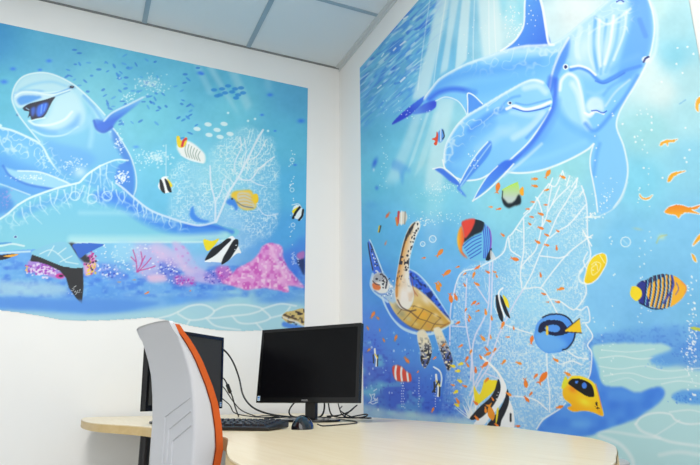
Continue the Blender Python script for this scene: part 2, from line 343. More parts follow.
    for k in range(110):
        x = R.uniform(366, 470); y = R.uniform(330, 410); m.blob(x, y, R.uniform(.5, 1.2), R.uniform(.5, 1.6), [W, (150, 205, 240), (40, 70, 200)][R.randint(3)], .55, hard=2)
    for x in (402, 419, 404, 436): m.dots([(x+R.uniform(-.6, .6), 378+i*2.6) for i in range(12)], .6, W, .8)
    for k in range(26):
        a0 = R.uniform(-2.5, -.7); L = R.uniform(8, 24); x, y = 474+R.uniform(-6, 6), 418
        m.line([(x, y), (x+L*.6*math.cos(a0), y+L*.6*math.sin(a0)), (x+L*math.cos(a0)+1, y+L*math.sin(a0))], 1.1, W, .7, .6, taper=.5)
    # big dolphin, mother
    body = [(424, 98), (432, 87), (440, 78), (455, 69), (470, 62), (485, 57), (500, 52), (520, 46), (540, 44.5), (550, 44), (560, 40), (571, 32), (585, 20), (600, 8), (613, -3), (625, -14), (643, -14), (650, 4), (653, 20), (653, 40),
            (649, 58), (642, 72), (634, 86), (627, 97), (621, 109), (617, 121), (617, 128), (620, 136), (625, 150), (628, 166), (627, 181), (622, 196), (614, 208), (606, 214), (599, 213), (596, 200), (594, 188), (592, 176), (590, 165), (592, 152), (594, 145),
            (588, 149), (575, 156.5), (560, 163.5), (545, 169), (530, 172), (515, 172.5), (500, 170), (480, 150), (466, 112), (460, 103), (450, 98.5), (440, 99), (430, 104), (424, 108)]
    bm = m.full(body, .5)
    m.shape(body, (122, 194, 248), .5, g=((132, 200, 250), (460, 60), (600, 200)))
    C = dict(clip=bm)
    D = (72, 142, 236); P = (160, 216, 250)
    # dorsal fin and flukes
    fin = [(506, 49), (514, 43), (521, 33), (524, 20), (525, 8), (526, -8), (537, -10), (541, 2), (544, 16), (546, 30), (550, 45), (530, 47)]
    m.shape(fin, (92, 160, 238), .6, g=((62, 118, 228), (515, 20), (545, 40))); m.line([(501, 51), (510, 45), (518, 37), (524, 25), (525, 5), (526, -8)], 1.8, W, .9, 1)
    m.line([(538, -10), (543, 8), (546, 26), (549, 43), (554, 45)], 2.4, W, .95, 1); m.line([(505, 52), (525, 45), (545, 45)], 1.5, (62, 130, 232), .5, 2)
    m.spray(516, 25, 10, 22, 26, .8, W); m.spray(534, 20, 6, 22, 10, .8, W)
    m.shape([(392, 124.5), (400, 115), (412, 105), (424, 96.5), (425, 99), (421, 105), (413, 113), (404, 119)], (40, 60, 205), .5, g=((60, 120, 225), (405, 118), (425, 98)))
    m.shape([(413, 114), (421, 106), (430, 101.5), (436, 101), (436, 107), (431, 111), (424, 113)], (52, 74, 212), .5, g=((90, 140, 228), (434, 103), (418, 112)))
    m.spray(408, 112, 16, 10, 22, .6, W); m.line([(436, 101), (446, 97), (458, 101), (465, 110), (468, 118)], 1, W, .8, .8)
    # mother's tones
    m.line([(425, 98), (436, 88), (450, 79), (470, 73), (500, 70), (540, 62)], 10, (78, 150, 236), .55, 8, **C)
    m.line([(430, 99), (440, 92), (455, 89), (475, 92)], 5, (50, 100, 226), .75, 4, **C)
    m.line([(475, 90), (500, 85), (530, 74), (556, 60)], 14, (104, 180, 246), .6, 9, **C)
    m.line([(424, 98), (432, 87), (440, 78), (455, 69), (470, 62), (485, 57), (500, 52), (520, 46.5), (540, 45), (552, 44), (560, 40), (571, 32), (585, 20), (600, 8), (613, -3)], 3.6, W, .9, 3, **C)
    m.web(bm*np.clip((78-m.Y-(m.X-470)*-.02)/26, 0, 1)*(m.X < 562)*(m.X > 436), 6, 8, 91, 20, W, .55, 9)
    m.web(bm*m.full([(566, 40), (590, 14), (610, -8), (636, -8), (640, 14), (628, 34), (600, 34), (575, 44)], 4), 9, 5, 93, -20, W, .7, 9)
    m.line([(485, 59), (510, 52), (540, 51), (556, 48), (568, 38)], 8, (205, 234, 252), .6, 7, **C)
    m.shape([(566, 36), (580, 22), (600, 6), (625, -10), (628, 20), (615, 60), (606, 76), (592, 76), (572, 68), (570, 55)], (196, 230, 251), 6, .75, **C)
    m.shape([(630, -12), (646, -10), (652, 20), (651, 45), (642, 66), (628, 80), (618, 76), (625, 45), (632, 20)], (92, 166, 244), 4, .9, **C)
    for p, w, c, a in [([(596, 18), (594, 45), (598, 72)], 3, (80, 160, 240), .7), ([(607, 20), (604, 45), (601, 74)], 2.4, (100, 176, 244), .7), ([(620, 16), (616, 44), (606, 72)], 3, (110, 184, 246), .6), ([(600, 20), (599, 45), (601, 66)], 2.6, W, .75),
                       ([(614, 16), (611, 40), (605, 64)], 3, W, .8), ([(627, 12), (624, 34), (614, 60)], 2, W, .7), ([(590, 26), (589, 50), (594, 70)], 2, W, .5), ([(581, 28), (577, 48), (580, 64)], 5, W, .4), ([(596, 18), (608, 24), (622, 16), (631, 9)], 1.8, W, .75), ([(589, 34), (600, 27), (620, 22)], 1.5, W, .5),
                       ([(640, 20), (646, 36)], 5, (70, 140, 236), .6)]:
        m.line(p, w, c, a, 2.2, **C)
    m.line([(646, -10), (653, 12), (655, 28), (653, 44), (650, 56), (643, 72), (634, 88), (627, 99), (620, 112), (617, 122), (618, 131), (624, 146), (628, 166), (627, 181), (622, 196), (614, 208)], 1.5, W, .85, 1.3)
    m.line([(646, -8), (657, 20), (656, 50), (650, 62)], 3, W, .5, 3)
    m.blob(585, 48, 11, 22, (214, 238, 252), .7, 25, clip=bm); m.blob(604, 50, 6, 20, (206, 234, 252), .6, 8, clip=bm); m.line([(569, 60), (578, 62), (588, 66), (596, 73)], 5, (176, 220, 250), .6, 4, **C)
    m.line([(612, 70), (624, 62), (638, 56)], 6, (112, 182, 246), .6, 5, **C); m.line([(578, 100), (572, 118), (580, 130)], 6, (146, 208, 250), .6, 5, **C)
    # face
    m.shape([(570, 38), (568, 56), (560, 72), (552, 92), (548, 90), (552, 72), (560, 54)], (66, 128, 230), 2.4, .7, **C); m.line([(569, 38), (560, 54), (553, 72), (549, 92)], 2.2, W, .7, 1.6, **C)
    m.line([(551, 78), (548, 95), (551, 105)], 5, (50, 100, 224), .6, 4, **C)
    m.shape([(556, 96), (558, 84), (564, 75), (572, 71), (580, 78), (584, 92), (584, 108), (588, 118), (588, 130), (570, 120), (558, 110)], (170, 222, 250), 3, .8, **C)
    m.line([(571, 70), (580, 68), (590, 72), (597, 79), (603, 82), (612, 78), (625, 71), (641, 66)], 3.4, D, .9, 2, **C); m.line([(571, 67), (580, 66), (589, 69), (596, 75)], 2.2, W, .9, 1.2, **C)
    m.line([(596, 81), (604, 83.5), (613, 80), (625, 73)], 1.6, (56, 116, 228), .8, 1.2, **C)
    m.line([(560, 90), (562, 80), (569, 74), (577, 79), (581, 92), (583, 104), (585, 113), (590, 116), (594, 112)], 3.2, W, .85, 2.6, **C)
    m.line([(573, 84), (579, 95), (584, 116), (589, 128)], 6, (216, 240, 252), .8, 4, **C)
    m.shape([(586, 106), (590, 99), (597, 97), (603, 102), (604, 112), (598, 110), (590, 113)], (224, 243, 253), 2, .85, **C)
    m.blob(597, 104, 9, 7, (196, 230, 252), .7, clip=bm); m.line([(588, 92), (596, 94), (606, 90)], 3, (150, 208, 250), .6, 3, **C)
    m.line([(585, 113), (590, 114.5), (594, 111.5), (599, 112), (604, 114)], 2, W, 1, .8, **C); m.line([(592, 111), (597, 110.6), (603, 113), (607, 111)], 1.2, (40, 96, 216), .95, .6, **C)
    m.line([(586, 124), (593, 131), (600, 128), (612, 114), (626, 96), (638, 76)], 4, (84, 152, 240), .8, 3, **C); m.line([(606, 106), (616, 92), (630, 80)], 2, W, .45, 2, **C); m.line([(604, 95), (612, 86), (630, 76)], 3, (100, 170, 244), .6, 2, **C)
    m.line([(556, 104), (566, 122), (584, 133), (594, 138)], 8, (104, 178, 246), .6, 6, **C); m.blob(545, 140, 22, 12, (104, 178, 248), .5, -30, **C)
    m.line([(600, 144), (597, 155), (594, 175)], 4, (92, 164, 244), .6, 3, **C); m.line([(520, 165), (550, 156), (585, 142)], 6, (140, 208, 250), .6, 4, **C)
    m.line([(503, 171), (515, 173), (530, 172.5), (545, 169.5), (560, 164), (575, 157), (588, 149.5), (594, 144)], 1.8, W, .9, 1.2)
    m.line([(594, 144), (591, 155), (590.5, 166), (593, 180), (596, 196), (598, 212)], 1.3, W, .9, .9)
    m.line([(628, 182), (622, 199), (612, 210), (600, 216)], 1.4, (190, 226, 248), .8, 1)
    m.spray(606, 199, 10, 14, 24, .9, W); m.spray(593, 216, 8, 4, 26, 1, W); m.line([(588, 217), (600, 217)], 1.6, W, .8, 1)
    m.blob(566, 67, 3.2, 3.4, W, 1, hard=2); m.blob(566, 67, 1.7, 2, (30, 50, 120), 1, hard=3); m.blob(646, 59.5, 4.4, 3.6, W, .9, hard=2); m.line([(644, 62), (646, 58.5), (649, 57)], 2, (30, 50, 130), 1, .6)
    m.line([(617, 2), (621, 0), (624, 2)], 1.4, (50, 80, 190), .9, .6); m.blob(621, 3.4, 5, 1.6, W, .8)
    # calf
    calf = [(444, 152), (447, 141), (456, 126), (466, 116), (483, 105.5), (497, 97), (510, 89.5), (524, 82), (534, 79), (543, 81), (549, 88), (551.5, 95), (553, 101), (551.5, 108), (547, 116), (539, 128), (530, 141), (521, 150), (513, 157), (506, 163), (496, 171), (488, 176), (472, 180), (460, 178), (449, 171), (444, 162)]
    cm = m.full(calf, .5); K = dict(clip=cm)
    m.line([(556, 80), (555, 98), (552, 112), (541, 131), (529, 147), (516, 159), (502, 171)], 5, (56, 104, 228), .8, 3.5, clip=bm); m.line([(558, 100), (554, 118), (542, 138), (526, 154)], 6, (92, 154, 242), .5, 5, clip=bm); m.line([(542, 144), (522, 162), (504, 176)], 3, (190, 226, 250), .7, 2)
    m.shape([(468, 113), (468, 102), (468.5, 94), (474, 96), (480, 102), (484, 106)], (84, 150, 236), .5); m.line([(468, 114), (468, 102), (468, 93.5), (474, 95.5), (483, 104)], 1.2, W, .9, .7)
    m.shape(calf, (118, 190, 248), .4, g=((146, 208, 250), (450, 150), (545, 95)))
    m.line([(452, 168), (458, 150), (470, 135), (490, 122)], 12, (96, 166, 244), .6, 8, **K); m.line([(470, 130), (490, 115), (510, 108)], 6, (66, 134, 236), .55, 5, **K); m.line([(455, 165), (475, 160), (500, 140)], 8, (130, 200, 250), .6, 6, **K)
    m.line([(444, 162), (444, 152), (447, 141), (456, 126), (466, 116), (483, 105.5), (497, 97), (510, 89.5), (524, 82), (534, 79.5), (543, 82)], 4, W, .9, 3, **K)
    m.line([(525, 88), (538, 86), (546, 92)], 6, (210, 237, 252), .7, 4, **K); m.line([(512, 112), (530, 115), (545, 112)], 5, (172, 220, 250), .8, 4, **K); m.line([(500, 130), (515, 134), (530, 128)], 8, (165, 216, 250), .55, 6, **K)
    m.web(cm*m.full([(440, 150), (456, 124), (484, 104), (504, 92), (508, 106), (488, 124), (466, 142), (450, 164)], 4), 7, 5, 95, -35, W, .5, 9)
    m.line([(480, 150), (500, 134), (514, 128)], 9, (172, 220, 251), .6, 7, **K); m.line([(514, 138), (530, 128), (543, 114)], 6, (196, 230, 252), .7, 4, **K)
    m.line([(507, 109), (515, 106), (526, 109.5), (540, 106.5), (551, 102)], 3, W, .95, 1.2, **K); m.line([(513, 108), (526, 111.5), (540, 109.5), (550, 106)], 1.3, (44, 100, 220), .9, .6, **K)
    m.line([(516, 103), (527, 105), (540, 102), (551, 99)], 1.6, (90, 160, 240), .7, 1.2, **K)
    m.line([(551, 108), (543, 122), (530, 141), (513, 157.5), (503, 166)], 1.5, W, .9, 1.1); m.line([(549, 112), (540, 124), (527, 138)], 3, (84, 152, 240), .6, 2, **K)
    m.line([(500, 112), (504, 104), (512, 98), (520, 96)], 2.5, (84, 156, 240), .6, 2, **K); m.blob(510, 103.3, 2.8, 2.2, W, .9, hard=2); m.blob(510.4, 103, 1.5, 1.4, (30, 40, 110), 1, hard=3)
    m.line([(443, 160), (446, 170), (455, 177), (466, 180.5), (480, 179), (490, 174)], 1.6, W, .9, .8)
    m.shape([(490, 141), (480, 152), (469, 168), (458, 187), (461, 187), (474, 173), (487, 158), (492, 148)], (70, 132, 234), .8, .85); m.line([(491, 144), (482, 156), (472, 170), (461, 186)], 1.2, (176, 216, 250), .8, 1); m.line([(488, 142), (478, 153), (468, 168), (459, 185)], 1.3, W, .8, .8); m.spray(474, 160, 5, 10, 14, .7, W)
    m.shape([(500, 164), (490, 174), (482, 185), (473, 201), (484, 192), (497, 180), (513, 163), (508, 160)], (84, 148, 238), .6, g=((60, 112, 228), (480, 190), (510, 168))); m.line([(498, 166), (488, 176), (480, 188), (473, 201)], 1.2, W, .8, .7); m.line([(473, 201), (486, 192), (500, 179), (514, 164)], 1.4, W, .9, .8)
    m.shape([(435, 169), (442, 168.5), (450, 174), (458, 181), (460, 186), (451, 182), (443, 175)], (66, 118, 226), .6); m.line([(433, 169), (442, 167.5), (451, 173), (459, 181)], 1.2, W, .9, .7)
    m.shape([(457, 188), (460, 188), (467, 197), (462, 194)], (80, 140, 232), .6); m.spray(445, 188, 16, 6, 60, .7, W, .6); m.spray(432, 195, 14, 8, 40, .6, W, .5); m.spray(440, 217, 30, 6, 60, .7, W, .6); m.spray(424, 222, 8, 5, 25, .8, W, .7)
    # turtle
    OUT = dict(a=.85, soft=1)
    m.line([(383, 296), (387, 306), (394, 318), (404, 328), (418, 333), (432, 333), (443, 328), (452, 322)], 4, (210, 234, 248), **OUT); m.line([(452, 323), (441, 305), (430, 288), (418, 275), (409, 270)], 3.4, (205, 232, 248), **OUT)
    sh = [(408, 270), (418, 275), (428, 286), (438, 300), (446, 312), (451, 321), (446, 324), (436, 315), (424, 302), (413, 290), (409, 280)]
    m.shape(sh, (42, 92, 215), .5); s1 = m.full(sh, .4); m.wash(s1*np.clip(m.noise(3, 2, 31, 50)*4-2.2, 0, 1), (20, 40, 110)); m.wash(s1*np.clip(m.noise(2.4, 2.4, 32)*4-2.6, 0, 1)*.8, (110, 180, 240))
    bel = [(388, 296), (390, 304), (396, 314), (405, 323), (418, 330), (432, 331), (443, 328), (451, 322), (442, 312), (432, 301), (422, 292), (412, 286), (400, 292)]
    m.shape([(383, 293), (386, 304), (393, 317), (404, 327), (418, 332), (432, 332), (425, 326), (408, 320), (395, 306), (389, 292)], (50, 110, 215), .6)
    m.shape(bel, (232, 210, 150), .5, g=((208, 164, 62), (404, 296), (418, 320))); b1 = m.full(bel, .4)
    m.blob(421, 315, 13, 8, (236, 176, 40), .85, 25, clip=b1); m.blob(435, 321, 8, 5, (206, 170, 90), .7, 25, clip=b1); m.blob(402, 314, 6, 5, (120, 130, 120), .5, 35, clip=b1); m.blob(398, 306, 5, 6, (90, 110, 130), .5, clip=b1)
    m.blob(426, 300, 8, 4, (240, 228, 205), .8, 50, clip=b1); m.blob(414, 293, 5, 4, (190, 120, 80), .6, 30, clip=b1)
    for p in [[(398, 314), (405, 307), (415, 306)], [(404, 320), (411, 312), (414, 306)], [(412, 326), (418, 318), (424, 309)], [(421, 329), (427, 321), (432, 313)], [(431, 331), (435, 324), (441, 318)], [(411, 312), (418, 318), (427, 321), (435, 324), (446, 325)], [(415, 306), (424, 309), (432, 313), (441, 318)]]:
        m.line(p, .9, (110, 80, 40), .75, .7, clip=b1)
    for x, y, c in ((405, 302, (150, 120, 80)), (412, 309, (240, 190, 70)), (419, 306, (246, 214, 140)), (425, 314, (238, 170, 40)), (409, 319, (196, 190, 150)), (416, 324, (226, 200, 120)), (429, 326, (214, 150, 60)), (436, 315, (240, 220, 170)), (441, 322, (220, 190, 140))):
        m.blob(x, y, 4, 3, c, .75, 25, clip=b1)
    m.line([(405, 325), (418, 330), (434, 331), (449, 323)], 1.6, (150, 90, 40), .6, 1, clip=b1); m.line([(450, 321), (436, 306), (420, 292)], 2.2, (232, 222, 200), .7, 1.2, clip=b1)
    m.line([(404, 292), (398, 302), (401, 309), (411, 312), (419, 318)], 1, (90, 60, 50), .5, .8, clip=b1); m.line([(388, 305), (396, 317), (408, 326), (422, 331)], 1.6, (40, 40, 50), .5, 1.5, clip=b1)
    m.shape([(382, 272), (389, 280), (395, 288), (397, 300), (392, 303), (385, 298), (379, 293)], (170, 200, 224), 1); m.spray(389, 293, 6, 9, 24, .9, (40, 80, 170), .7); m.spray(390, 288, 6, 8, 22, .9, W, .9)
    fl = [(419, 221.5), (413, 223.5), (408.5, 230), (404, 242), (401, 255), (398.5, 268), (396.5, 280), (395.5, 292), (397, 302), (402, 308), (409, 308), (413, 300), (413, 291), (410, 282), (409, 272), (409.5, 260), (412, 249), (415.5, 238), (420, 227)]
    m.line(fl+[fl[0]], 1.6, (225, 238, 245), .7, 1)
    m.shape(fl, (240, 234, 220), .4, g=((226, 150, 50), (409, 262), (399, 260))); f1 = m.full(fl, .3)
    m.line([(413, 225), (406, 240), (402, 254), (399.5, 268), (397.5, 282), (397, 296)], 2.2, (206, 130, 36), .8, 1, clip=f1); m.line([(415, 223), (408, 233), (404, 245), (400, 262)], 1.6, (30, 26, 24), .7, .8, clip=f1)
    m.wash(f1*np.clip((290-m.Y)/20, 0, 1)*np.clip(m.noise(1.9, 2.4, 97, 15)*4.4-2.9, 0, 1)*.95, (24, 24, 32)); m.wash(f1*np.clip((m.Y-250)/20, 0, 1)*np.clip(m.noise(5, 5, 98)*3-1.9, 0, 1)*.5, (214, 170, 120))
    for k in range(16):
        t = R.rand(); x = 416-14*t+R.uniform(-1, 4); y = 226+t*52; m.blob(x, y, R.uniform(.7, 1.5), R.uniform(.8, 1.8), (26, 26, 34), .9, 20, clip=f1, hard=2)
    m.blob(405, 296, 6, 9, (244, 232, 222), .9, clip=f1); m.line([(398, 300), (402, 307), (410, 311), (416, 310)], 1.4, (60, 40, 30), .7, .8); m.line([(412, 278), (414, 290), (418, 296)], 1, (170, 90, 60), .6, .8)
    ff = [(368, 242), (371, 243), (375, 254), (379, 265), (382, 273), (379, 276), (374, 274), (371, 263), (369, 252)]
    m.line([(370, 240), (376, 254), (383, 272)], 1.4, W, .7, .8); m.shape(ff, (56, 110, 220), .4); f2 = m.full(ff, .3); m.line([(368, 243), (370, 256), (373, 270)], 1.4, (24, 24, 30), .9, .6, clip=f2); m.line([(371, 244), (377, 258), (382, 272)], 1.6, (30, 28, 32), .7, .7, clip=f2)
    for k in range(20): t = R.rand(); m.blob(370+t*8+R.uniform(-1, 2), 244+t*30, .8, 1, [(230, 235, 240), (20, 24, 40)][R.randint(2)], .9, hard=2, clip=f2)
    m.line([(373, 274), (371, 284), (374, 291), (381, 297), (388, 302)], 2.4, (205, 228, 244), .8, 1); m.shape([(374, 275), (380, 272.5), (386, 276), (389.5, 283), (388, 291), (383, 294), (377, 293), (373, 288), (372, 281)], (232, 232, 226), .4)
    m.shape([(374, 276), (379, 273), (384, 276), (382, 281), (377, 282), (373, 284)], (60, 70, 90), .8, .35); m.spray(384, 281, 4, 6, 26, .9, (20, 22, 34), .95); m.line([(382, 274), (387, 280), (386, 288)], 1.6, (24, 26, 40), .8, .8); m.blob(377, 279, 1.5, 1.2, (20, 20, 30), 1, hard=3); m.shape([(372.5, 284), (376, 283), (381, 287), (379, 290), (374, 289)], (226, 120, 50), .5); m.line([(373, 281), (376, 284), (380, 285)], .9, (40, 40, 60), .9, .5); m.line([(375, 291), (380, 294), (386, 294)], 1.6, (80, 130, 210), .7, 1)
    for fp in ([(418, 332), (424, 330), (429, 338), (432, 350), (430, 361), (425, 368), (421, 361), (420.5, 350), (418, 340)], [(434, 329), (440, 328), (445, 338), (450, 350), (453, 361), (449, 371), (445, 364), (440.5, 351), (437, 340)]):
        m.line(fp+[fp[0]], 1, (225, 236, 244), .5, .8); m.shape(fp, (236, 226, 196), .4, g=((60, 80, 150), (425, 342), (430, 362))); q = m.full(fp, .3); lo = np.clip((m.Y-335)/18, 0, 1)
        m.wash(q*lo*np.clip(m.noise(1.6, 1.8, 41)*5-2.2, 0, 1), (16, 18, 36)); m.wash(q*lo*np.clip(m.noise(1.3, 1.5, 42)*5-3.1, 0, 1), (238, 226, 190))
    # threadfin butterfly fish
    bf = [(462, 222), (472, 219), (482, 221), (488, 226), (491.5, 233), (492, 246), (489, 256), (485, 261), (475, 260.5), (467, 257), (462, 250), (459, 243), (459, 230)]
    m.line(bf+[bf[0]], 1, (200, 190, 230), .4, 1); m.shape(bf, (112, 192, 232), .4); q = m.full(bf, .3)
    for k in range(7): m.line([(462+k*1.4, 243+k*2.6), (470+k*1.5, 236+k*2.9), (481.5, 231+k*3.4)], 1, (38, 80, 200), .95, .5, clip=q)
    for k in range(4): m.line([(483+k*2.2, 223+k*2), (484.5+k*2, 240+k), (484+k*1.6, 258)], 1, (48, 70, 205), .9, .5, clip=q)
    m.line([(488, 225), (491.5, 234), (491, 250)], 1.6, (150, 70, 190), .8, .8, clip=q)
    m.shape([(475, 219), (484, 221), (482.5, 231), (473, 236), (464, 242), (467, 233), (472, 228)], (28, 26, 32), .4, clip=q); m.shape([(462.5, 221.5), (475, 219), (473, 228), (468, 236), (465, 238), (463.5, 230)], (228, 66, 46), .4)
    m.shape([(461.5, 226), (464, 234), (464.5, 241), (462.5, 247), (463, 252), (468, 258.5), (461, 253), (457.6, 243), (458, 234)], (250, 190, 40), .4, g=((240, 90, 30), (458, 240), (464, 240))); m.shape([(492, 248), (489, 252), (486, 260), (491, 259)], (26, 26, 36), .4); m.shape([(491, 250), (496, 258), (491, 259)], (225, 226, 226), .4, .8)
    # green and black butterfly fish
    q = [(503, 191), (510, 186), (518, 183), (520, 192), (520.5, 203), (512, 206.5), (506, 205), (502, 199)]
    m.shape(q, (176, 224, 110), .4, g=((190, 205, 196), (512, 185), (512, 198))); m.shape([(502, 197), (505, 200), (509, 203.5), (515, 201), (518.5, 195), (521, 197), (520.8, 204), (514, 206), (509, 208), (504, 204.5)], (20, 24, 30), .5); m.line([(503, 191), (502.6, 198)], 1.2, (40, 60, 50), .8, .6); m.shape([(520, 190), (523.5, 187), (524, 195), (521, 195)], (250, 170, 30), .4); m.line([(503, 190), (510, 186), (518, 182.5)], 1.2, (190, 230, 60), .9, .6)
    # small striped fishes
    q = [(438, 133), (442, 129), (444.5, 132), (444, 139), (440, 142.5), (437, 139)]
    m.shape(q, (90, 150, 225), .4); m.line([(443, 130), (444.6, 136), (443, 139)], 1, (20, 20, 30), .9, .5); m.line([(441, 130), (441, 141)], 1.2, (220, 230, 240), .9, .5); m.shape([(437, 131.5), (438.5, 136), (437, 145), (434, 144), (435.5, 141), (432, 139), (436, 137)], (226, 74, 30), .3)
    m.blob(402.5, 218, 5.5, 7.5, (226, 216, 196), 1, 15, hard=2.5); m.line([(399, 212), (398, 223)], 2.2, (205, 40, 40), .9, .6); m.line([(402, 211), (401.5, 225)], 1, (245, 245, 240), .9, .5); m.line([(405.5, 212), (405, 224)], 1.4, (150, 140, 130), .8, .6); m.line([(396.5, 218), (397.5, 225)], 2, (230, 130, 40), .9, .6)
    m.fish(388, 215, 7, 125, (226, 100, 40)); m.line([(381, 226), (379.5, 232)], 1.4, (30, 30, 30), .9, .5); m.line([(379.6, 226), (378.5, 232)], 1.2, (236, 200, 40), .9, .5); m.fish(386, 243, 5, 110, (230, 130, 90), a=.8)
    # yellow fish
    q = [(602, 253.5), (606, 255.5), (606.5, 263), (602, 272), (597, 279), (590, 283.5), (585, 282), (586.5, 273), (589, 264), (594, 257)]
    m.line(q+[q[0]], 1.8, W, .9, .8); m.shape(q, (246, 216, 30), .4, g=((240, 200, 20), (590, 262), (604, 275))); m.line([(592, 265), (596, 262), (601, 264), (599, 271), (593, 275), (592, 268), (597, 265), (598, 270)], .8, (250, 245, 200), .8, .6); m.line([(600, 255), (605, 263)], .8, (255, 250, 210), .8, .6)
    m.line([(583, 270), (579, 276), (581, 282), (587, 284)], 2, W, .7, 1.2)
    # royal angelfish
    q = [(637, 286), (641, 281.5), (647, 279.5), (655, 275.5), (665, 274), (675, 276), (682, 281), (687, 287), (686, 293), (681, 300), (672, 306.5), (662, 308.5), (652, 307), (643, 304.5), (638.5, 300), (642, 293)]
    m.shape(q, (250, 182, 46), .3); qm = m.full(q, .3)
    m.shape([(634, 285), (641, 281), (648, 279), (650, 284), (647, 293), (650, 303), (648, 308), (641, 304.5), (637, 299), (642, 293)], (44, 52, 140), .3, clip=qm); m.shape([(642, 281), (655, 275), (668, 273), (664, 277), (650, 283)], (28, 36, 96), .4, clip=qm, a=.8)
    for k in range(7):
        x = 646+k*4.1; b = 2.4*math.sin(k*.4+.2)
        m.line([(x+2, 272), (x+b, 290), (x-2, 310)], 1.9, (24, 36, 84), 1, .4, clip=qm); m.line([(x+3, 272), (x+1+b, 290), (x-1, 310)], .8, (120, 196, 235), 1, .4, clip=qm)
    m.line([(672, 275), (674, 284), (671, 292), (664, 303)], 2, (60, 70, 170), .9, .7, clip=qm); m.line([(677, 283), (679, 289), (676, 295)], 1, (70, 80, 170), .8, .5, clip=qm); m.line([(682, 282), (687, 287), (686, 293)], 2.4, (240, 150, 70), .8, 1.4, clip=qm)
    m.line([(640, 303), (652, 308.5), (663, 309)], 1.3, (24, 26, 60), .9, .5); m.shape([(631, 290), (632.5, 286.5), (637, 286.5), (641.5, 290), (642, 296), (637, 301), (632.5, 298), (630.5, 294)], (248, 218, 36), .3)
    # blue tang
    q = [(535, 332), (537.5, 323), (545, 316.5), (554, 314), (564, 315), (571, 320.5), (575, 331), (573, 341), (566, 349.5), (556, 353), (546, 352.6), (538, 346), (534.5, 338)]
    m.shape(q, (92, 160, 240), .4, g=((70, 140, 235), (540, 320), (560, 350))); qm = m.full(q, .3); m.shape([(536, 335), (548, 331), (560, 338), (568, 345), (556, 353), (542, 351)], (110, 180, 246), 3, .8, clip=qm)
    m.shape([(538.5, 331), (540.5, 324), (547, 320.5), (556, 320), (563, 322), (568, 328), (572, 331), (566, 334), (558, 336), (549, 334.5), (545, 331), (541, 333)], (24, 30, 66), .4, clip=qm); m.shape([(545, 328), (551, 325), (558, 325.5), (560.5, 329), (557, 332), (549, 331)], (84, 150, 236), .5, clip=qm)
    m.line([(543, 317.5), (550, 314.6), (560, 314.3), (568, 317.5), (573, 324), (575.5, 332), (573.5, 341), (568, 348), (563, 350)], 1.5, (18, 24, 58), 1, .5); m.shape([(564, 331), (573, 324), (580, 318.5), (581, 325), (582, 332.5), (572, 332)], (246, 200, 30), .3, smooth=False); m.line([(564, 331), (573, 324), (580, 318.5)], 1, (24, 24, 40), .9, .4); m.line([(566, 332), (582, 333)], 1, (24, 24, 40), .9, .4); m.line([(547.5, 327), (547.5, 334)], 2.4, (240, 206, 60), 1, .6)
    # small banner fish
    m.shape([(496, 296), (499.5, 296), (502, 306), (503.5, 321), (500, 319), (497, 309)], (24, 24, 30), .3); m.shape([(500.5, 295), (504, 300), (507, 308), (510.5, 318), (506, 314.5), (502, 304)], (24, 24, 30), .3); m.line([(503, 288), (499, 293), (501, 305), (505, 317)], 1.6, W, 1, .5); m.shape([(503, 295), (508, 300), (509.5, 308), (506, 305)], (246, 220, 40), .3); m.line([(495.5, 297), (494.5, 305), (498, 314)], 1, W, .8, .5)
    # large banner fish
    m.line([(482, 357), (489, 363), (497, 371), (503, 380)], 2.2, W, 1, .7)
    m.shape([(500, 376), (506, 384), (506.5, 394), (500, 406), (490, 418), (482, 427), (474, 424), (486, 412), (497, 400), (501, 388)], W, .4); m.shape([(508, 398), (513, 408), (515, 422), (512, 430), (497, 430), (506, 412)], W, .4)
    m.shape([(474, 386), (477, 391), (480, 394), (483, 386), (485, 379.5), (492, 380), (499, 381.5), (494, 391), (484, 400), (476, 404)], (250, 222, 30), .35)
    m.shape([(498.5, 379), (501, 387), (499, 396), (494, 405), (487, 413), (479, 419), (470, 419), (476, 411), (482, 405), (490, 398), (495, 390)], (26, 28, 38), .35); m.shape([(508, 389), (509.5, 401), (506, 412), (502, 420), (499, 428), (487, 427), (493, 418), (500, 409), (505, 399)], (26, 28, 38), .35); m.line([(511, 414), (511, 421)], 2, (26, 28, 38), 1, .5); m.shape([(497, 410), (499, 408), (498, 418), (496, 424)], (246, 220, 40), .3)
    m.spray(497, 396, 3, 8, 5, .7, W)
    # black backed butterfly fish
    q = [(563, 393), (564.5, 385), (568.5, 379.5), (574, 375.8), (584, 377), (594, 383), (598, 393), (600.5, 402), (603.6, 415.5), (594, 412.5), (585, 410.5), (574, 411.5), (568, 408), (572, 405), (565, 399)]
    m.line(q+[q[0]], 1.2, (250, 240, 160), .5, .8); m.shape(q, (250, 218, 28), .3, g=((246, 170, 20), (590, 385), (575, 412))); qm = m.full(q, .3); m.shape([(566, 376), (568, 381), (567, 386), (562, 389), (563, 382)], (226, 222, 50), .3)
    m.blob(573, 389, 7, 5, (236, 130, 30), .8, 30, clip=qm); m.shape([(568.5, 383), (573.5, 378.5), (583, 379.5), (592, 385), (594.5, 396), (588, 396.5), (580, 392), (573, 387)], (24, 22, 22), .4); m.blob(584.7, 385.6, 2.6, 3.2, (70, 130, 230), 1, hard=4); m.blob(577, 382, 1.8, 1.3, (70, 130, 230), 1, -30, hard=4)
    m.blob(585, 402, 9, 5, (252, 232, 60), .8, 25, clip=qm); m.blob(600, 412, 4, 2.5, (246, 160, 30), .8, 60, clip=qm); m.line([(596, 384), (599, 395), (602, 408)], 1.1, (238, 140, 60), .8, .6); m.spray(597.5, 405, 1.6, 3.5, 10, 1.1, (40, 20, 20), .95)
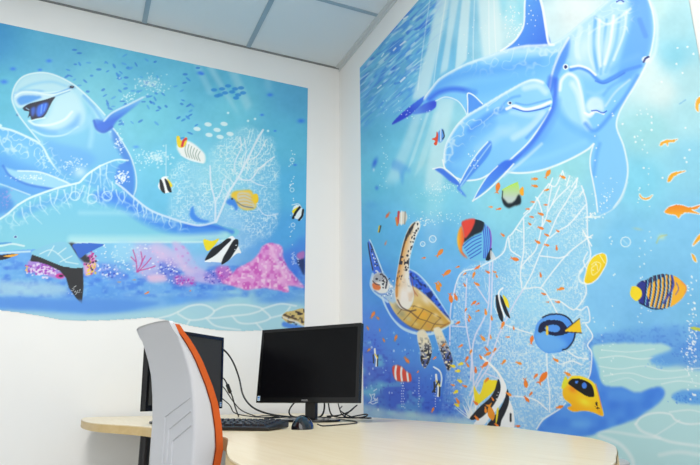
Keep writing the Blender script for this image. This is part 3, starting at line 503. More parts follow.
    # clown fish, small banner fishes
    q = [(392.5, 367.5), (397, 365), (403, 367.5), (407, 372), (411, 374), (411.5, 381), (405, 381.5), (398, 381), (394, 377)]
    m.shape(q, (226, 66, 40), .4); qm = m.full(q, .3)
    for x in (396, 401.8, 408): m.line([(x+.5, 365), (x-.4, 373), (x+.6, 382)], 2, W, .95, .5, clip=qm)
    for x, y, s_ in ((375.5, 358, 1.), (437, 386, 1.25)):
        m.line([(x-.5*s_, y-9*s_), (x, y-4*s_), (x+1.5*s_, y+2*s_), (x+1*s_, y+8*s_)], 1.7*s_, W, 1, .5); m.line([(x-2*s_, y-3*s_), (x-1.6*s_, y+5*s_)], 1.2*s_, (24, 26, 40), 1, .4); m.line([(x+2.6*s_, y-3*s_), (x+2.2*s_, y+8*s_)], 1.2*s_, (24, 26, 40), 1, .4); m.line([(x-.4*s_, y-4*s_), (x+2.4*s_, y)], 1.2*s_, (240, 214, 60), 1, .4)
    m.line([(434, 367), (440, 371), (442, 378), (441, 386)], 1.6, W, .9, .7); m.line([(433, 392), (439, 381)], 1.6, (24, 26, 40), .9, .5)
    # painter's signature
    for p in ([(370, 394), (372, 398), (371, 401)], [(372, 395), (375, 394), (374, 398), (376, 400), (378, 398)], [(369, 403), (374, 401), (378, 400)], [(374, 391), (377, 389)], [(370, 402), (373, 404), (378, 402)]):
        m.line(p, .9, (222, 232, 248), .9, .5)
    # orange anthias
    for x, y, L, a in [(440, 253, 9, -50), (424, 258, 4, -10), (447, 273, 9, -35), (438, 287, 9, 70), (451, 298, 9, 80), (456, 297, 7, 70), (440, 284, 6, 60), (373, 315, 7, -60), (368, 328, 4, 60), (396, 338, 6, -70), (378, 318, 4, 40), (407, 360, 7, 50), (369, 350, 4, -40), (435, 358, 4, -40), (418, 372, 3, -50), (433, 410, 5, -65), (444, 345, 4, -40), (384, 340, 4, 60), (380, 330, 3, 80),
        (477, 268, 5, -30), (465, 274, 4, -40), (474, 275, 6, -70), (479, 267, 4, -60), (458, 267, 4, -20), (488, 272, 5, 30), (497, 276, 4, 70), (465, 285, 4, 60), (477, 284, 6, 30), (474, 303, 6, -40), (478, 304, 4, -30), (486, 312, 6, 80), (492, 318, 5, 80), (478, 311, 4, -20), (469, 320, 4, 70), (466, 310, 4, -60), (470, 317, 5, 60), (458, 323, 5, -30), (483, 338, 7, 50), (491, 337, 4, 80), (467, 359, 6, -60), (471, 352, 5, -70), (485, 365, 8, -40), (488, 354, 7, -30), (487, 349, 5, 50), (481, 357, 5, 60), (476, 370, 6, 85), (453, 385, 4, 20), (465, 386, 5, 20), (458, 401, 6, 60), (468, 365, 5, 60),
        (461, 346, 5, -30), (487, 380, 6, -50), (495, 350, 5, -60),
        (498, 188, 10, -80), (491, 207, 4, 0), (499, 209, 5, -10), (548, 174, 9, -60), (535, 179, 6, 0), (535, 186, 6, 10), (563, 177, 6, 25), (547, 190, 5, -10), (533, 202, 4, 0), (546, 205, 4, 0), (541, 214, 6, 20), (528, 209, 4, 0), (532, 217, 4, 10), (549, 221, 5, 15), (541, 228, 6, 20), (530, 224, 4, 40), (558, 231, 4, 30), (547, 235, 5, 25), (538, 242, 6, 30), (547, 245, 5, 15), (503, 235, 5, 40), (515, 259, 8, 15), (557, 248, 5, 85), (541, 275, 5, 80), (495, 272, 4, 20),
        (561, 289, 7, -10), (544, 294, 5, 20), (558, 302, 5, 5), (548, 302, 3, 0), (503, 325, 7, -70), (508, 337, 4, 0), (532, 340, 8, -80), (514, 328, 4, 80), (556, 360, 6, 25), (504, 362, 6, -50), (519, 363, 6, 20), (543, 378, 13, -55), (526, 383, 9, 80), (536, 376, 6, -50), (531, 394, 5, -50), (527, 399, 7, 50), (509, 394, 6, 30), (568, 374, 7, 30), (560, 407, 7, -15), (518, 426, 5, 0),
        (476, 403, 6, 40), (486, 410, 6, 85), (491, 412, 15, 75), (477, 418, 6, 50), (497, 425, 5, 40), (493, 399, 4, 60)]:
        m.fish(x, y, L*1.15, a, (240, 122+R.randint(30), 34), .36)
    for x, y in ((458, 371), (460, 381), (461, 364), (456, 392), (453, 366), (457, 405)): m.fish(x, y, 6, R.uniform(-60, 60), (244, 222, 50), .5)
    m.line([(434, 357), (430, 352)], .1, W)
    for p, c in [([(660, 145.5), (662, 142), (667, 140), (673, 140), (678, 139), (674, 142), (669, 142.5), (668, 146), (666, 143), (662, 145.5)], 0), ([(668, 182), (669, 177), (673, 173), (679, 171.8), (686, 171), (679, 174), (674, 177), (671, 181)], 0), ([(640, 194), (643, 197.5), (648, 198), (653, 195), (649, 199.5), (644, 199.5), (640.5, 197)], 0),
                 ([(665, 212), (669, 207.5), (676, 205), (683, 205.5), (690, 207.5), (701, 205), (697, 209), (692, 210), (700, 214), (688, 212.5), (682, 214.5), (679, 218), (676, 215), (669, 214)], 1), ([(702, 96), (697, 100), (696, 108), (699, 112), (699, 105), (703, 101)], 0), ([(702, 233), (697, 238), (693, 246), (699, 241), (703, 237)], 0), ([(692, 254), (695, 256), (697, 262), (694, 260)], 0)]:
        m.line(p+[p[0]], 1.6, W, .8, .8); m.shape(p, (250, 176, 40), .3, g=((240, 130, 20), (680, 216), (680, 204)) if c else None, smooth=True)
    m.shape([(690, 327), (696, 327), (703, 329), (702, 331), (694, 330)], (200, 206, 60), .4, .9)
    # bubbles
    for x, y, r in ((626, 242, 5), (433, 239, 3.4), (423, 244, 2.4)):
        t = np.linspace(0, 6.4, 12); m.line(np.c_[x+r*np.cos(t), y+r*np.sin(t)], .8, W, .85, .6, smooth=False); m.line([(x-r*.5, y-r*.4), (x+r*.3, y+r*.4)], 1, W, .4, 1.5)
    for x in (596, 613, 640, 643, 650): m.dots([(x+R.uniform(-3, 3), R.uniform(100, 330)) for _ in range(13)], .9, W, .7)
    m.dots([(692+R.uniform(-5, 5), R.uniform(275, 400)) for _ in range(60)], 1, W, .85); m.dots([(652, 117), (652, 123), (652, 130), (635, 137), (636, 142), (623, 124), (690, 150), (685, 158), (687, 162), (644, 168), (677, 64), (683, 73), (688, 47), (694, 54), (678, 48), (662, 82), (686, 128), (663, 178)], 1.2, W, .85)
    m.spray(690, 350, 8, 35, 50, .8, W, .8); m.line([(680, 104), (686, 100)], 1.2, (120, 180, 220), .7, .6)
    m.blob(662, 237, 5, 4, (200, 226, 190), .7); m.line([(657, 243), (660, 237), (667, 235)], 1.4, (190, 200, 120), .6, 1); m.blob(638, 229, 6, 1.8, (190, 205, 170), .5, 10)
    m.dots([(x+R.uniform(-2, 2), 382+R.uniform(-60, 0)) for x in (604, 612) for _ in range(8)], .8, W, .6)
    return m

def paint_left():
    m = Mural(WALL_PX_L, .2135, 2.75, 1.17, 2.69, .0034, 8)
    R = m.rng
    m.ground([(0, 40, (78, 160, 200)), (60, 45, (92, 172, 204)), (140, 60, (95, 178, 208)), (220, 80, (92, 176, 206)), (300, 95, (88, 166, 204)), (0, 100, (92, 180, 206)), (100, 90, (112, 192, 210)), (150, 120, (112, 196, 214)), (230, 110, (110, 194, 214)), (290, 140, (96, 184, 214)),
        (290, 190, (90, 180, 222)), (160, 170, (110, 196, 222)), (155, 200, (104, 190, 224)), (220, 170, (128, 204, 224)), (290, 235, (84, 168, 226)), (0, 150, (100, 186, 220)), (-100, 100, (90, 172, 206)), (-100, 250, (110, 180, 230)),
        (120, 250, (120, 196, 238)), (200, 250, (130, 200, 238)), (290, 265, (84, 140, 228)), (20, 270, (104, 172, 236)), (120, 270, (96, 160, 236)), (200, 265, (150, 180, 236)), (20, 290, (120, 190, 238)), (100, 290, (90, 160, 236)), (200, 290, (92, 156, 236)), (280, 298, (96, 160, 232)), (20, 303, (84, 146, 230)), (100, 305, (92, 156, 230)), (180, 300, (90, 160, 236)), (240, 312, (168, 218, 228)), (180, 318, (176, 220, 230)), (290, 318, (160, 210, 226))], 3.4)
    n1 = m.noise(10, 9, 1); n2 = m.noise(3, 3, 2)
    m.img += ((n1-.5)*6+(n2-.5)*4)[..., None]
    m.shape([(-60, 20), (10, 24), (0, 60), (-60, 60)], (56, 128, 196), 10, .35)
    for p, a in [([(193, 62), (199, 63), (215, 95), (208, 95)], .3), ([(206, 66), (214, 68), (232, 100), (240, 118), (226, 98)], .42), ([(228, 71), (238, 73), (252, 105), (246, 112)], .38), ([(264, 78), (270, 79), (272, 90), (266, 90)], .2)]: m.shape(p, (190, 220, 226), 3, a, smooth=False)
    # school of small blue fish
    for k in range(92):
        x = R.uniform(60, 200); y = R.uniform(38+x*.14, 64+x*.42)
        if R.rand() < .35: x, y = R.uniform(110, 195), R.uniform(60, 125)
        m.blob(x, y, R.uniform(2, 3.6), R.uniform(.9, 1.5), [(48, 124, 208), (72, 148, 214), (40, 108, 200)][R.randint(3)], .65, R.choice([20, 40, -30, 60, 0, -15]), hard=2)
    for x, y in [(214, 90), (222, 89), (228, 86), (220, 95), (232, 92), (238, 95), (225, 93), (236, 98), (241, 88), (243, 93), (217, 96), (235, 89)]: m.blob(x, y, 3.6, 2, (52, 136, 204), .85, 0, hard=2)
    for x, y in [(208, 124.5), (224, 124), (217, 130), (197, 129), (209, 135), (220, 137), (230, 134)]: m.blob(x, y, 4.2, 2.4, (212, 234, 236), .95, 8, hard=2)
    for x, y, r in [(200, 73, 4), (270, 95, 4), (262, 115, 2.6), (301, 121, 5), (202, 74, 3), (275, 131, 2), (295, 165, 2.4), (40, 70, 3), (49, 61, 4), (13, 69, 4), (4, 82, 5)]: m.blob(x, y, r, r*.6, (50, 116, 224), .85)
    m.dots([(228, 113), (248, 121), (268, 131), (255, 119)], 1.4, (220, 238, 240), .8); m.spray(148, 84, 16, 9, 90, 1.1, (206, 228, 230), .55); m.blob(149, 83, 12, 5, (190, 216, 220), .5); m.spray(130, 98, 10, 6, 30, .9, W, .5)
    m.spray(158, 157, 14, 7, 90, 1.2, (214, 236, 240), .6); m.blob(157, 157, 8, 5, (200, 228, 234), .5); m.spray(140, 160, 14, 8, 40, .8, W, .6); m.blob(136, 147, 4, 2, (66, 140, 224), .8)
    # sea fan
    fan = [(171, 240), (170, 185), (174, 168), (184, 160), (196, 163), (208, 165), (211, 152), (222, 141), (234, 131), (246, 127), (258, 131), (266, 137), (274, 140), (275, 158), (279, 170), (278, 190), (280, 205), (277, 222), (270, 236), (250, 246), (232, 252), (200, 240)]
    fm = m.full(fan, 4); m.wash(fm*.22, (205, 232, 240)); pt = np.clip(m.noise(14, 16, 9)*1.7-.25, 0, 1)
    m.wash(fm*(.3+.6*pt)*np.clip(1-np.abs(m.noise(2.3, 2.3, 5)-.5)*9, 0, 1)*.72, W); m.wash(fm*(.2+.7*pt)*np.clip(1-np.abs(m.noise(3.2, 3.2, 6)-.5)*11, 0, 1)*.6, W)
    B = (222, 232, 246)
    for p, w in [([(216, 222), (223, 206), (229, 192), (238, 178), (243, 168), (247, 160), (252, 150), (258, 138), (263, 130)], 2), ([(239, 179), (250, 180), (258, 170), (266, 163), (274, 157)], 1.4), ([(235, 172), (235, 162), (241, 148), (240, 137)], 1.1), ([(250, 180), (257, 184), (264, 186)], 1.1), ([(215, 222), (215, 202), (211, 185), (210, 166)], 1.5), ([(215, 203), (221, 192), (224, 180)], 1),
                 ([(247, 160), (256, 157), (262, 148), (266, 140)], 1), ([(243, 168), (246, 150), (244, 138)], .9), ([(256, 205), (265, 215), (278, 214)], .9), ([(230, 195), (225, 188), (226, 176)], .8)]:
        m.line(p, w, B, .9, .7)
    for k in range(26):
        a0 = R.uniform(-2.6, -.5); x, y = 248+R.uniform(-18, 22), 165+R.uniform(-22, 20); L = R.uniform(8, 18); m.line([(x, y), (x+L*math.cos(a0), y+L*math.sin(a0))], .8, W, .5, .6, clip=fm)
    # left rear dolphin
    q = [(-120, 120), (-60, 118), (-10, 124), (0, 127.5), (12, 130.5), (25, 136), (37, 142), (43, 147), (48, 157), (56, 168), (66, 177), (76, 184), (60, 190), (38, 197), (20, 205), (-120, 215)]
    m.shape(q, (98, 178, 228), .6); qm = m.full(q, .5); m.shape([(-120, 160), (-5, 155), (15, 160), (45, 172), (60, 182), (40, 196), (10, 204), (-120, 215)], (74, 148, 228), 5, .6, clip=qm)
    m.blob(20, 150, 26, 14, (130, 200, 232), .5, 30, clip=qm)
    m.web(qm*m.full([(-60, 120), (0, 126), (24, 134), (42, 144), (58, 168), (70, 184), (50, 176), (30, 160), (0, 152), (-60, 150)], 3), 5, 4.5, 101, 50, W, .55, 9)
    m.line([(-120, 118), (-10, 124), (0, 127.5), (12, 130.5), (25, 136), (37, 142), (43, 147), (48, 157), (56, 168), (66, 177), (76, 184)], 2.2, (214, 234, 238), .9, 1.1); m.spray(50, 160, 8, 10, 40, 1, (205, 232, 240), .6)
    m.shape([(3, 167), (10, 169), (20, 171), (38, 172), (52, 176), (64, 181), (72, 185), (60, 190), (45, 188), (25, 184), (10, 177)], (148, 206, 232), .8); m.line([(3, 166), (10, 176), (26, 184), (45, 188), (60, 190)], 2.4, (44, 116, 216), .8, 1.6); m.line([(18, 171), (38, 172), (54, 177), (70, 184)], 1.6, (216, 236, 240), .9, 1); m.spray(30, 178, 22, 4, 50, .9, W, .5)
    m.shape([(-120, 180), (-5, 184), (10, 188), (25, 194), (38, 196), (20, 204), (0, 212), (-120, 230)], (112, 188, 228), 1.5); m.line([(0, 184), (14, 189), (30, 195)], 1.4, (200, 228, 238), .8, 1); m.shape([(-100, 195), (0, 187), (8, 196), (14, 205), (0, 214), (-100, 240)], (66, 136, 216), 2, .8); m.spray(6, 200, 8, 10, 40, 1, (160, 150, 220), .5)
    # laughing dolphin
    q = [(12, 97), (15, 86), (22, 77), (33, 73), (46, 72.5), (58, 76), (70, 82), (78, 88), (88, 97), (97, 106), (104, 114), (110, 122), (116, 132), (126, 148), (132, 160), (136, 176), (136, 188), (133, 200), (110, 196), (80, 190), (70, 183), (56, 168), (48, 152), (40, 142), (30, 130), (20, 117), (14, 106)]
    m.shape(q, (122, 196, 220), .6, g=((100, 180, 224), (60, 110), (80, 180))); qm = m.full(q, .5); K = dict(clip=qm)
    m.shape([(12, 97), (15, 86), (24, 76), (44, 72), (62, 78), (76, 88), (66, 92), (46, 93), (28, 91), (18, 96)], (178, 216, 226), 3, .95, **K); m.line([(20, 90), (34, 84), (52, 82), (66, 86)], 3, (128, 192, 222), .6, 3, **K)
    m.shape([(14, 96), (20, 92), (32, 91), (44, 92), (36, 98), (26, 104), (17, 102)], (60, 136, 218), 2, .85, **K); m.line([(15, 95), (24, 92.5), (40, 93), (56, 92), (70, 90)], 1.6, (214, 234, 238), .8, 1.4, **K); m.line([(40, 95), (54, 94), (70, 88.5)], 1.6, (64, 140, 214), .8, 1.2, **K)
    m.shape([(52, 98), (62, 92), (74, 90), (82, 100), (86, 118), (78, 130), (60, 134), (42, 130), (30, 123), (40, 121), (48, 112)], (186, 222, 232), 4, .95, **K); m.shape([(30, 122), (42, 128), (58, 130), (72, 122), (80, 112), (78, 126), (64, 134), (46, 134), (34, 129)], (76, 156, 224), 3, .7, **K)
    m.line([(32, 130), (46, 136), (64, 135), (78, 127)], 1.8, (190, 224, 236), .8, 1.4, **K); m.line([(78, 90), (88, 100), (97, 114), (100, 130)], 6, (176, 218, 232), .7, 4, **K); m.line([(84, 96), (96, 110), (104, 122)], 3, (84, 160, 220), .6, 2.4, **K)
    m.line([(90, 118), (92, 132), (90, 146)], 5, (160, 212, 232), .5, 4, **K); m.shape([(44, 140), (60, 144), (84, 150), (96, 160), (82, 172), (66, 176), (54, 162)], (78, 154, 226), 5, .55, **K); m.blob(80, 172, 9, 8, (196, 226, 234), .8, **K)
    m.spray(72, 164, 12, 8, 50, 1, W, .5); m.line([(98, 108), (106, 122), (112, 136)], 4, (166, 214, 234), .6, 3, **K); m.line([(60, 132), (84, 128), (92, 112)], 5, (140, 202, 228), .6, 4, **K); m.shape([(113, 127), (120, 138), (128, 152), (132, 164), (126, 164), (118, 150), (112, 138)], (50, 114, 208), 2, .75, **K); m.spray(119, 145, 6, 12, 40, 1, W, .6)
    m.shape([(13, 100), (16, 94), (22, 91), (34, 91), (46, 93), (57, 95), (52, 99), (42, 101), (32, 103.5), (25, 107), (18, 108)], (190, 220, 230), .8, .95, **K)
    m.shape([(17, 100), (22, 96), (32, 95.5), (42, 97), (34, 101), (26, 104), (20, 105)], (66, 142, 220), 1.6, .85, **K); m.line([(15, 97), (22, 92.5), (34, 92.5), (50, 95), (64, 92), (71, 89.5)], 1.4, (222, 238, 240), .8, 1.2, **K)
    m.shape([(23, 108), (29, 104), (38, 101.5), (46, 99.5), (55, 96.8), (52, 102), (49, 108), (46, 114), (42, 118), (36, 119), (32, 120.5), (30, 116), (28, 118), (29, 112), (25, 111)], (16, 22, 48), .5)
    m.shape([(38, 106), (44, 103), (48, 103), (47, 109), (43, 115), (38, 117), (36, 112)], (40, 104, 222), .8); m.line([(42, 105), (41, 113)], 1.2, (110, 170, 240), .8, .8); m.line([(46, 104), (44, 111)], .9, (90, 150, 236), .8, .7); m.shape([(31, 109), (35, 107), (35, 113), (32, 117)], (46, 100, 210), .6, .9)
    m.line([(26, 108), (29, 110)], 1, (150, 190, 220), .8, .5); m.line([(54, 97), (62, 94), (70, 91)], 1, (90, 150, 200), .6, 1, **K); m.line([(29, 121), (36, 125), (50, 125), (64, 120), (72, 112)], 2.2, (226, 240, 242), .8, 1.6, **K)
    m.line([(30, 121), (38, 119), (45, 118)], 1.4, (210, 232, 238), .9, .8); m.blob(71.8, 87.2, 4, 2.4, (44, 90, 150), .8); m.blob(71.8, 87, 2.4, 1.4, (20, 26, 50), 1, hard=3); m.blob(72, 86.5, .8, .5, W, .9); m.blob(17.5, 115, 1.6, 1.6, (40, 80, 150), .8)
    m.line([(40, 142), (30, 130), (20, 117), (14, 106), (12, 97), (15, 86), (22, 77.5), (33, 73.5), (46, 73), (58, 76.5), (70, 82.5), (78, 88), (88, 97), (97, 106), (105, 115)], 1.4, (214, 232, 236), .9, 1); m.line([(112, 127), (118, 135), (126, 148), (132, 160), (136, 176), (136, 188), (133, 197)], 1.4, (210, 230, 236), .9, 1)
    m.shape([(96, 119), (104, 120), (112, 112), (128, 104), (143, 97), (138, 104), (128, 112), (117, 121), (111, 129), (103, 132), (96, 128), (94, 123)], (104, 172, 224), .6, g=((40, 104, 212), (118, 108), (121, 118))); m.line([(94, 121), (97, 129), (104, 132), (112, 127)], 2.4, (34, 92, 196), .85, 1.6); m.line([(104, 121), (112, 113), (128, 105), (143, 97.5)], 1.8, (206, 228, 236), .85, 1.4)
    m.web(qm*m.full([(40, 142), (50, 144), (66, 172), (76, 184), (60, 178), (50, 160)], 2), 5, 4.5, 99, 40, W, .4, 9)
    # large foreground dolphin
    q = [(-150, 244), (-100, 242), (-20, 232), (0, 219), (18, 205), (28, 199), (40, 194), (58, 188), (76, 183), (80, 182), (88, 174), (100, 166), (115, 160.5), (126, 161), (118, 172), (116, 182), (124, 189), (133, 197), (150, 210), (170, 218), (186, 223), (200, 225), (212, 222), (222, 226), (238, 230), (236, 236), (222, 241), (200, 242), (140, 243), (72, 244), (50, 248), (20, 250), (-10, 252), (-150, 258)]
    m.shape(q, (108, 192, 224), .5, g=((128, 204, 224), (90, 190), (90, 240))); qm = m.full(q, .4); K = dict(clip=qm)
    m.line([(104, 196), (124, 202), (150, 218), (180, 228), (215, 232)], 14, (62, 136, 232), .85, 8, **K); m.line([(96, 196), (120, 197), (135, 206)], 7, (50, 124, 228), .6, 5, **K); m.line([(20, 214), (50, 202), (80, 194)], 7, (82, 160, 226), .6, 5, **K); m.line([(185, 226), (210, 226), (232, 232)], 4, (50, 112, 224), .7, 3, **K)
    m.line([(80, 213), (130, 214), (165, 221)], 4, (170, 222, 236), .45, 4, **K); m.line([(72, 240), (120, 240), (180, 239), (225, 236)], 8, (176, 226, 232), .85, 6, **K); m.line([(70, 243), (110, 242.5), (200, 242), (230, 240)], 1.8, (214, 240, 240), .8, 1.8)
    m.shape([(86, 184), (92, 174), (104, 166), (116, 162), (118, 172), (112, 182), (106, 190)], (92, 172, 226), 2, .8, **K)
    m.shape([(120, 164), (130, 163), (134, 172), (134, 190), (131, 197), (122, 189), (115, 182), (116, 172)], (58, 128, 220), .8, .85); m.spray(122, 178, 7, 7, 70, 1.1, W, .7); m.line([(100, 166), (116, 160), (128, 160.5)], 1.6, (216, 236, 240), .9, 1)
    for x, y, dx, dy in [(92, 172, -4, 16), (100, 168, 1, 20), (107, 165, 3, 22), (84, 186, -8, 14), (90, 186, -2, 18), (98, 186, 2, 17), (104, 188, 6, 10), (112, 182, -2, 14), (76, 184, 0, 14), (64, 190, 6, 18), (50, 194, 10, 20), (40, 197, 8, 18), (30, 202, 12, 22), (22, 208, 6, 16), (116, 190, 6, 12), (124, 192, -2, 12), (134, 199, 4, 12), (142, 206, 2, 12), (152, 211, 1, 10), (162, 215, 2, 8), (170, 219, 2, 9), (180, 222, 0, 8), (128, 160, -8, 14), (14, 212, 6, 14), (58, 190, -4, 14), (146, 208, -3, 9), (158, 213, -3, 9), (138, 203, 1, 14), (72, 187, -8, 16)]:
        m.line([(x, y), (x+dx*.2+R.uniform(-1.5, 1.5), y+dy*.5), (x+dx, y+dy)], 1.3, (206, 232, 240), .8, .8, clip=qm, taper=.5)
    m.web(qm*m.full([(0, 220), (18, 205), (40, 194), (76, 183), (100, 166), (126, 161), (130, 196), (150, 210), (186, 223), (186, 232), (150, 224), (120, 210), (80, 206), (40, 214), (4, 234)], 4), 6.5, 5.5, 103, 20, (214, 238, 244), .45, 9)
    for x, y, r in ((107, 196, 5), (92, 199, 5), (75, 196, 5)): t = np.linspace(0, 6.4, 12); m.line(np.c_[x+r*np.cos(t), y+r*.9*np.sin(t)], 1.2, (204, 232, 240), .75, .8, smooth=False, clip=qm)
    m.line([(18, 205), (28, 199), (40, 194), (58, 188), (76, 183.5), (80, 182), (88, 174), (100, 166)], 2, (220, 238, 240), .95, 1); m.line([(116, 183), (124, 189), (133, 197), (150, 210), (170, 218), (186, 223), (200, 225.5), (216, 222)], 2, (206, 226, 246), .95, 1)
    m.line([(-40, 238), (0, 219), (18, 205)], 2, (220, 238, 240), .9, 1.2); m.blob(15.5, 237, 2.6, 1.8, (180, 220, 232), .9, hard=2); m.blob(15.5, 237, 1.3, 1.1, (30, 60, 160), 1, hard=3); m.line([(-30, 246), (0, 243.5), (11, 243)], 1.6, (56, 130, 214), .7, 1); m.line([(-30, 248), (0, 246), (12, 244), (24, 246)], 1.8, (222, 240, 240), .9, 1); m.line([(-20, 254), (10, 252.5), (30, 251.5)], 1.8, (216, 238, 240), .8, 1)
    # blue scoop of a distant tail
    m.shape([(193, 206), (190, 211), (190, 217), (196, 222), (205, 223), (209, 221), (201, 219), (195, 214)], (66, 140, 230), .8)
    # reef band
    def speck(pts, c, a, n, cols, r=1.3, soft=2):
        q = m.full(pts, soft); m.wash(q*a, c); P = np.array(pts, float); lo, hi = P.min(0), P.max(0)
        for _ in range(n):
            x, y = R.uniform(lo[0], hi[0]), R.uniform(lo[1], hi[1]); m.blob(x, y, R.uniform(.6, 1.2)*r, R.uniform(.5, 1.1)*r, cols[R.randint(len(cols))], .85, clip=q, hard=2)
    reefm = m.full([(-200, 262), (60, 258), (120, 262), (160, 258), (200, 262), (303, 270), (303, 296), (200, 296), (100, 298), (-200, 300)], 4)
    m.wash(reefm*np.clip(m.noise(7, 4, 61)*2.4-1, 0, 1)*.65, (56, 116, 226)); m.wash(reefm*np.clip(m.noise(2.2, 1.8, 62)*3-1.7, 0, 1)*.5, (130, 190, 240)); m.wash(reefm*np.clip(m.noise(12, 4, 63)*2.4-1.4, 0, 1)*.45, (140, 205, 240))
    speck([(-60, 282), (40, 282), (64, 286), (66, 294), (20, 296), (-60, 295)], (186, 220, 232), .6, 0, [W], soft=4)
    speck([(90, 244), (140, 244), (142, 262), (130, 272), (110, 270), (92, 258)], (140, 206, 236), .5, 90, [W, (200, 232, 244)], 1)
    speck([(96, 264), (112, 264), (126, 274), (128, 280), (112, 280), (98, 274)], (90, 130, 226), .5, 70, [W, (170, 180, 240), (60, 80, 200)], 1.2)
    speck([(132, 246), (146, 244), (160, 250), (174, 262), (178, 274), (160, 280), (140, 276), (132, 262)], (206, 186, 232), .7, 60, [W, (190, 200, 240), (236, 170, 216)], 1.2, 4)
    speck([(161, 262), (172, 258), (180, 272), (184, 284), (172, 284), (160, 274)], (60, 96, 214), .6, 90, [W, (40, 60, 200), (190, 200, 244)], 1.1); speck([(172, 242), (186, 248), (198, 266), (214, 276), (218, 284), (190, 280), (180, 264)], (214, 186, 232), .75, 40, [(236, 200, 232), (200, 150, 220)], 1.6, 2.5)
    speck([(204, 274), (216, 270), (226, 276), (228, 284), (208, 282)], (110, 100, 210), .5, 50, [(70, 60, 190), (210, 190, 240)], 1.1); speck([(174, 276), (186, 276), (196, 282), (190, 286), (176, 284)], (200, 110, 200), .6, 40, [(176, 60, 180), (240, 190, 232)], 1.2); speck([(148, 276), (164, 275), (166, 281), (150, 282)], (240, 196, 224), .8, 0, [W])
    speck([(216, 268), (226, 266), (232, 272), (240, 280), (228, 284), (218, 278)], (214, 90, 190), .7, 40, [(190, 50, 170), (244, 190, 228)], 1.2)
    m.shape([(150, 246), (160, 243), (176, 252), (186, 264), (196, 272), (176, 268), (160, 260)], (226, 196, 232), 3, .7); m.shape([(120, 240), (136, 246), (134, 258), (122, 262), (112, 256)], (160, 214, 240), 3, .6); m.blob(196, 262, 14, 8, (150, 200, 240), .6); m.wash(reefm*np.clip(m.noise(16, 5, 64)*2.2-1.3, 0, 1)*.35*(m.Y > 278), (170, 214, 240))
    pk = [(222, 282), (230, 277), (238, 268), (250, 262), (258, 254), (262, 247), (268, 243.5), (276, 244), (282, 247), (283, 256), (287, 266), (294, 275), (303, 285), (303, 288), (294, 286), (288, 286), (288, 292), (276, 290), (262, 288), (248, 290), (240, 288)]
    m.shape(pk, (228, 150, 214), 1); pm = m.full(pk, .6); m.wash(pm*np.clip(m.noise(4, 4, 71)*3-1.3, 0, 1)*.8, (208, 84, 186)); m.wash(pm*np.clip(m.noise(2, 2, 72)*3.4-2, 0, 1)*.8, (248, 218, 236)); m.wash(pm*np.clip(m.noise(8, 8, 73)*2.6-1.5, 0, 1)*.6, (246, 196, 228)); m.line([(270, 246), (276, 260), (284, 276)], 4, (244, 206, 232), .6, 3, clip=pm)
    for p in ([(137, 272), (142, 262), (141, 252)], [(137, 272), (136, 260), (133, 250)], [(138, 272), (146, 264), (151, 258)], [(138, 271), (150, 268), (155, 266)], [(141, 264), (145, 256)], [(136, 262), (131, 257)]): m.line(p, 1.1, (196, 70, 150), .9, .6)
    m.shape([(28, 262), (36, 260), (48, 262), (58, 270), (65, 274), (64, 279), (54, 278), (42, 274), (30, 272)], (190, 130, 214), 1.5, .8); m.spray(44, 269, 18, 7, 90, 1.5, (236, 222, 242), .9); m.spray(44, 269, 16, 6, 50, 1.4, (160, 60, 190), .8); m.blob(60, 276, 5, 3, (214, 50, 150), .9, hard=2); m.blob(61, 276, 2.6, 1.4, (40, 20, 60), 1, hard=2); m.spray(27, 268, 2, 4, 8, 1, (240, 190, 60), .9)
    m.shape([(84, 258), (92, 254), (96, 262), (94, 272), (86, 276), (84, 268)], (226, 170, 210), .6); m.spray(91, 262, 6, 12, 30, 1.5, (190, 60, 150), .9); m.spray(90, 268, 5, 9, 20, 1.5, (244, 214, 60), .9); m.spray(90, 262, 5, 9, 14, 1.2, (40, 30, 60), .9)
    m.shape([(68, 244), (76, 244), (84, 252), (90, 262), (84, 262), (76, 254)], (36, 44, 54), .6); m.shape([(74, 244), (103, 244), (96, 249), (86, 254), (80, 258), (76, 252)], (44, 104, 204), .5)
    m.shape([(30, 261), (32, 255), (36, 254), (44, 258), (54, 263), (66, 267), (83, 267.5), (83.5, 286), (82, 304), (76, 298), (69, 288), (66, 278), (60, 271), (48, 265), (38, 262)], (30, 32, 38), .35, smooth=False); m.spray(76, 292, 5, 5, 24, .6, W, .8)
    m.shape([(31, 253), (44, 246), (58, 242), (68, 243), (74, 251), (79, 260), (83, 267.5), (66, 267), (54, 263), (42, 258)], (132, 200, 226), .6)
    for p in ([(40, 254), (50, 250), (58, 254), (66, 262)], [(48, 256), (54, 246)], [(58, 254), (66, 248)], [(60, 262), (72, 256)], [(66, 262), (78, 264)]): m.line(p, 1.1, (216, 238, 242), .8, .8)
    m.shape([(-20, 256), (0, 255), (10, 254), (19, 254), (12, 257), (2, 260), (-20, 262)], (30, 30, 40), .4); m.shape([(3, 256.5), (10, 254.8), (19, 254), (12, 257)], (240, 170, 50), .4)
    m.fish(147, 293, 5, -30, (240, 140, 60)); m.fish(134, 280, 4, 0, (170, 160, 150)); m.fish(119, 282, 4, 0, (170, 160, 150)); m.spray(190, 292, 2, 2, 3, .8, (230, 150, 90))
    # fish
    q = [(177, 145), (182, 141), (188, 141), (194, 144), (200, 149), (205, 155), (204.5, 163), (197, 162), (189, 159.5), (182, 156), (178, 151)]
    m.shape(q, (236, 240, 232), .5); qm = m.full(q, .4)
    for k in range(6): m.line([(186+k*2.8, 143+k*1.7), (185+k*2.6, 150+k*1.2), (187+k*2.6, 157+k*.8)], .8, (120, 140, 130), .8, .6, clip=qm)
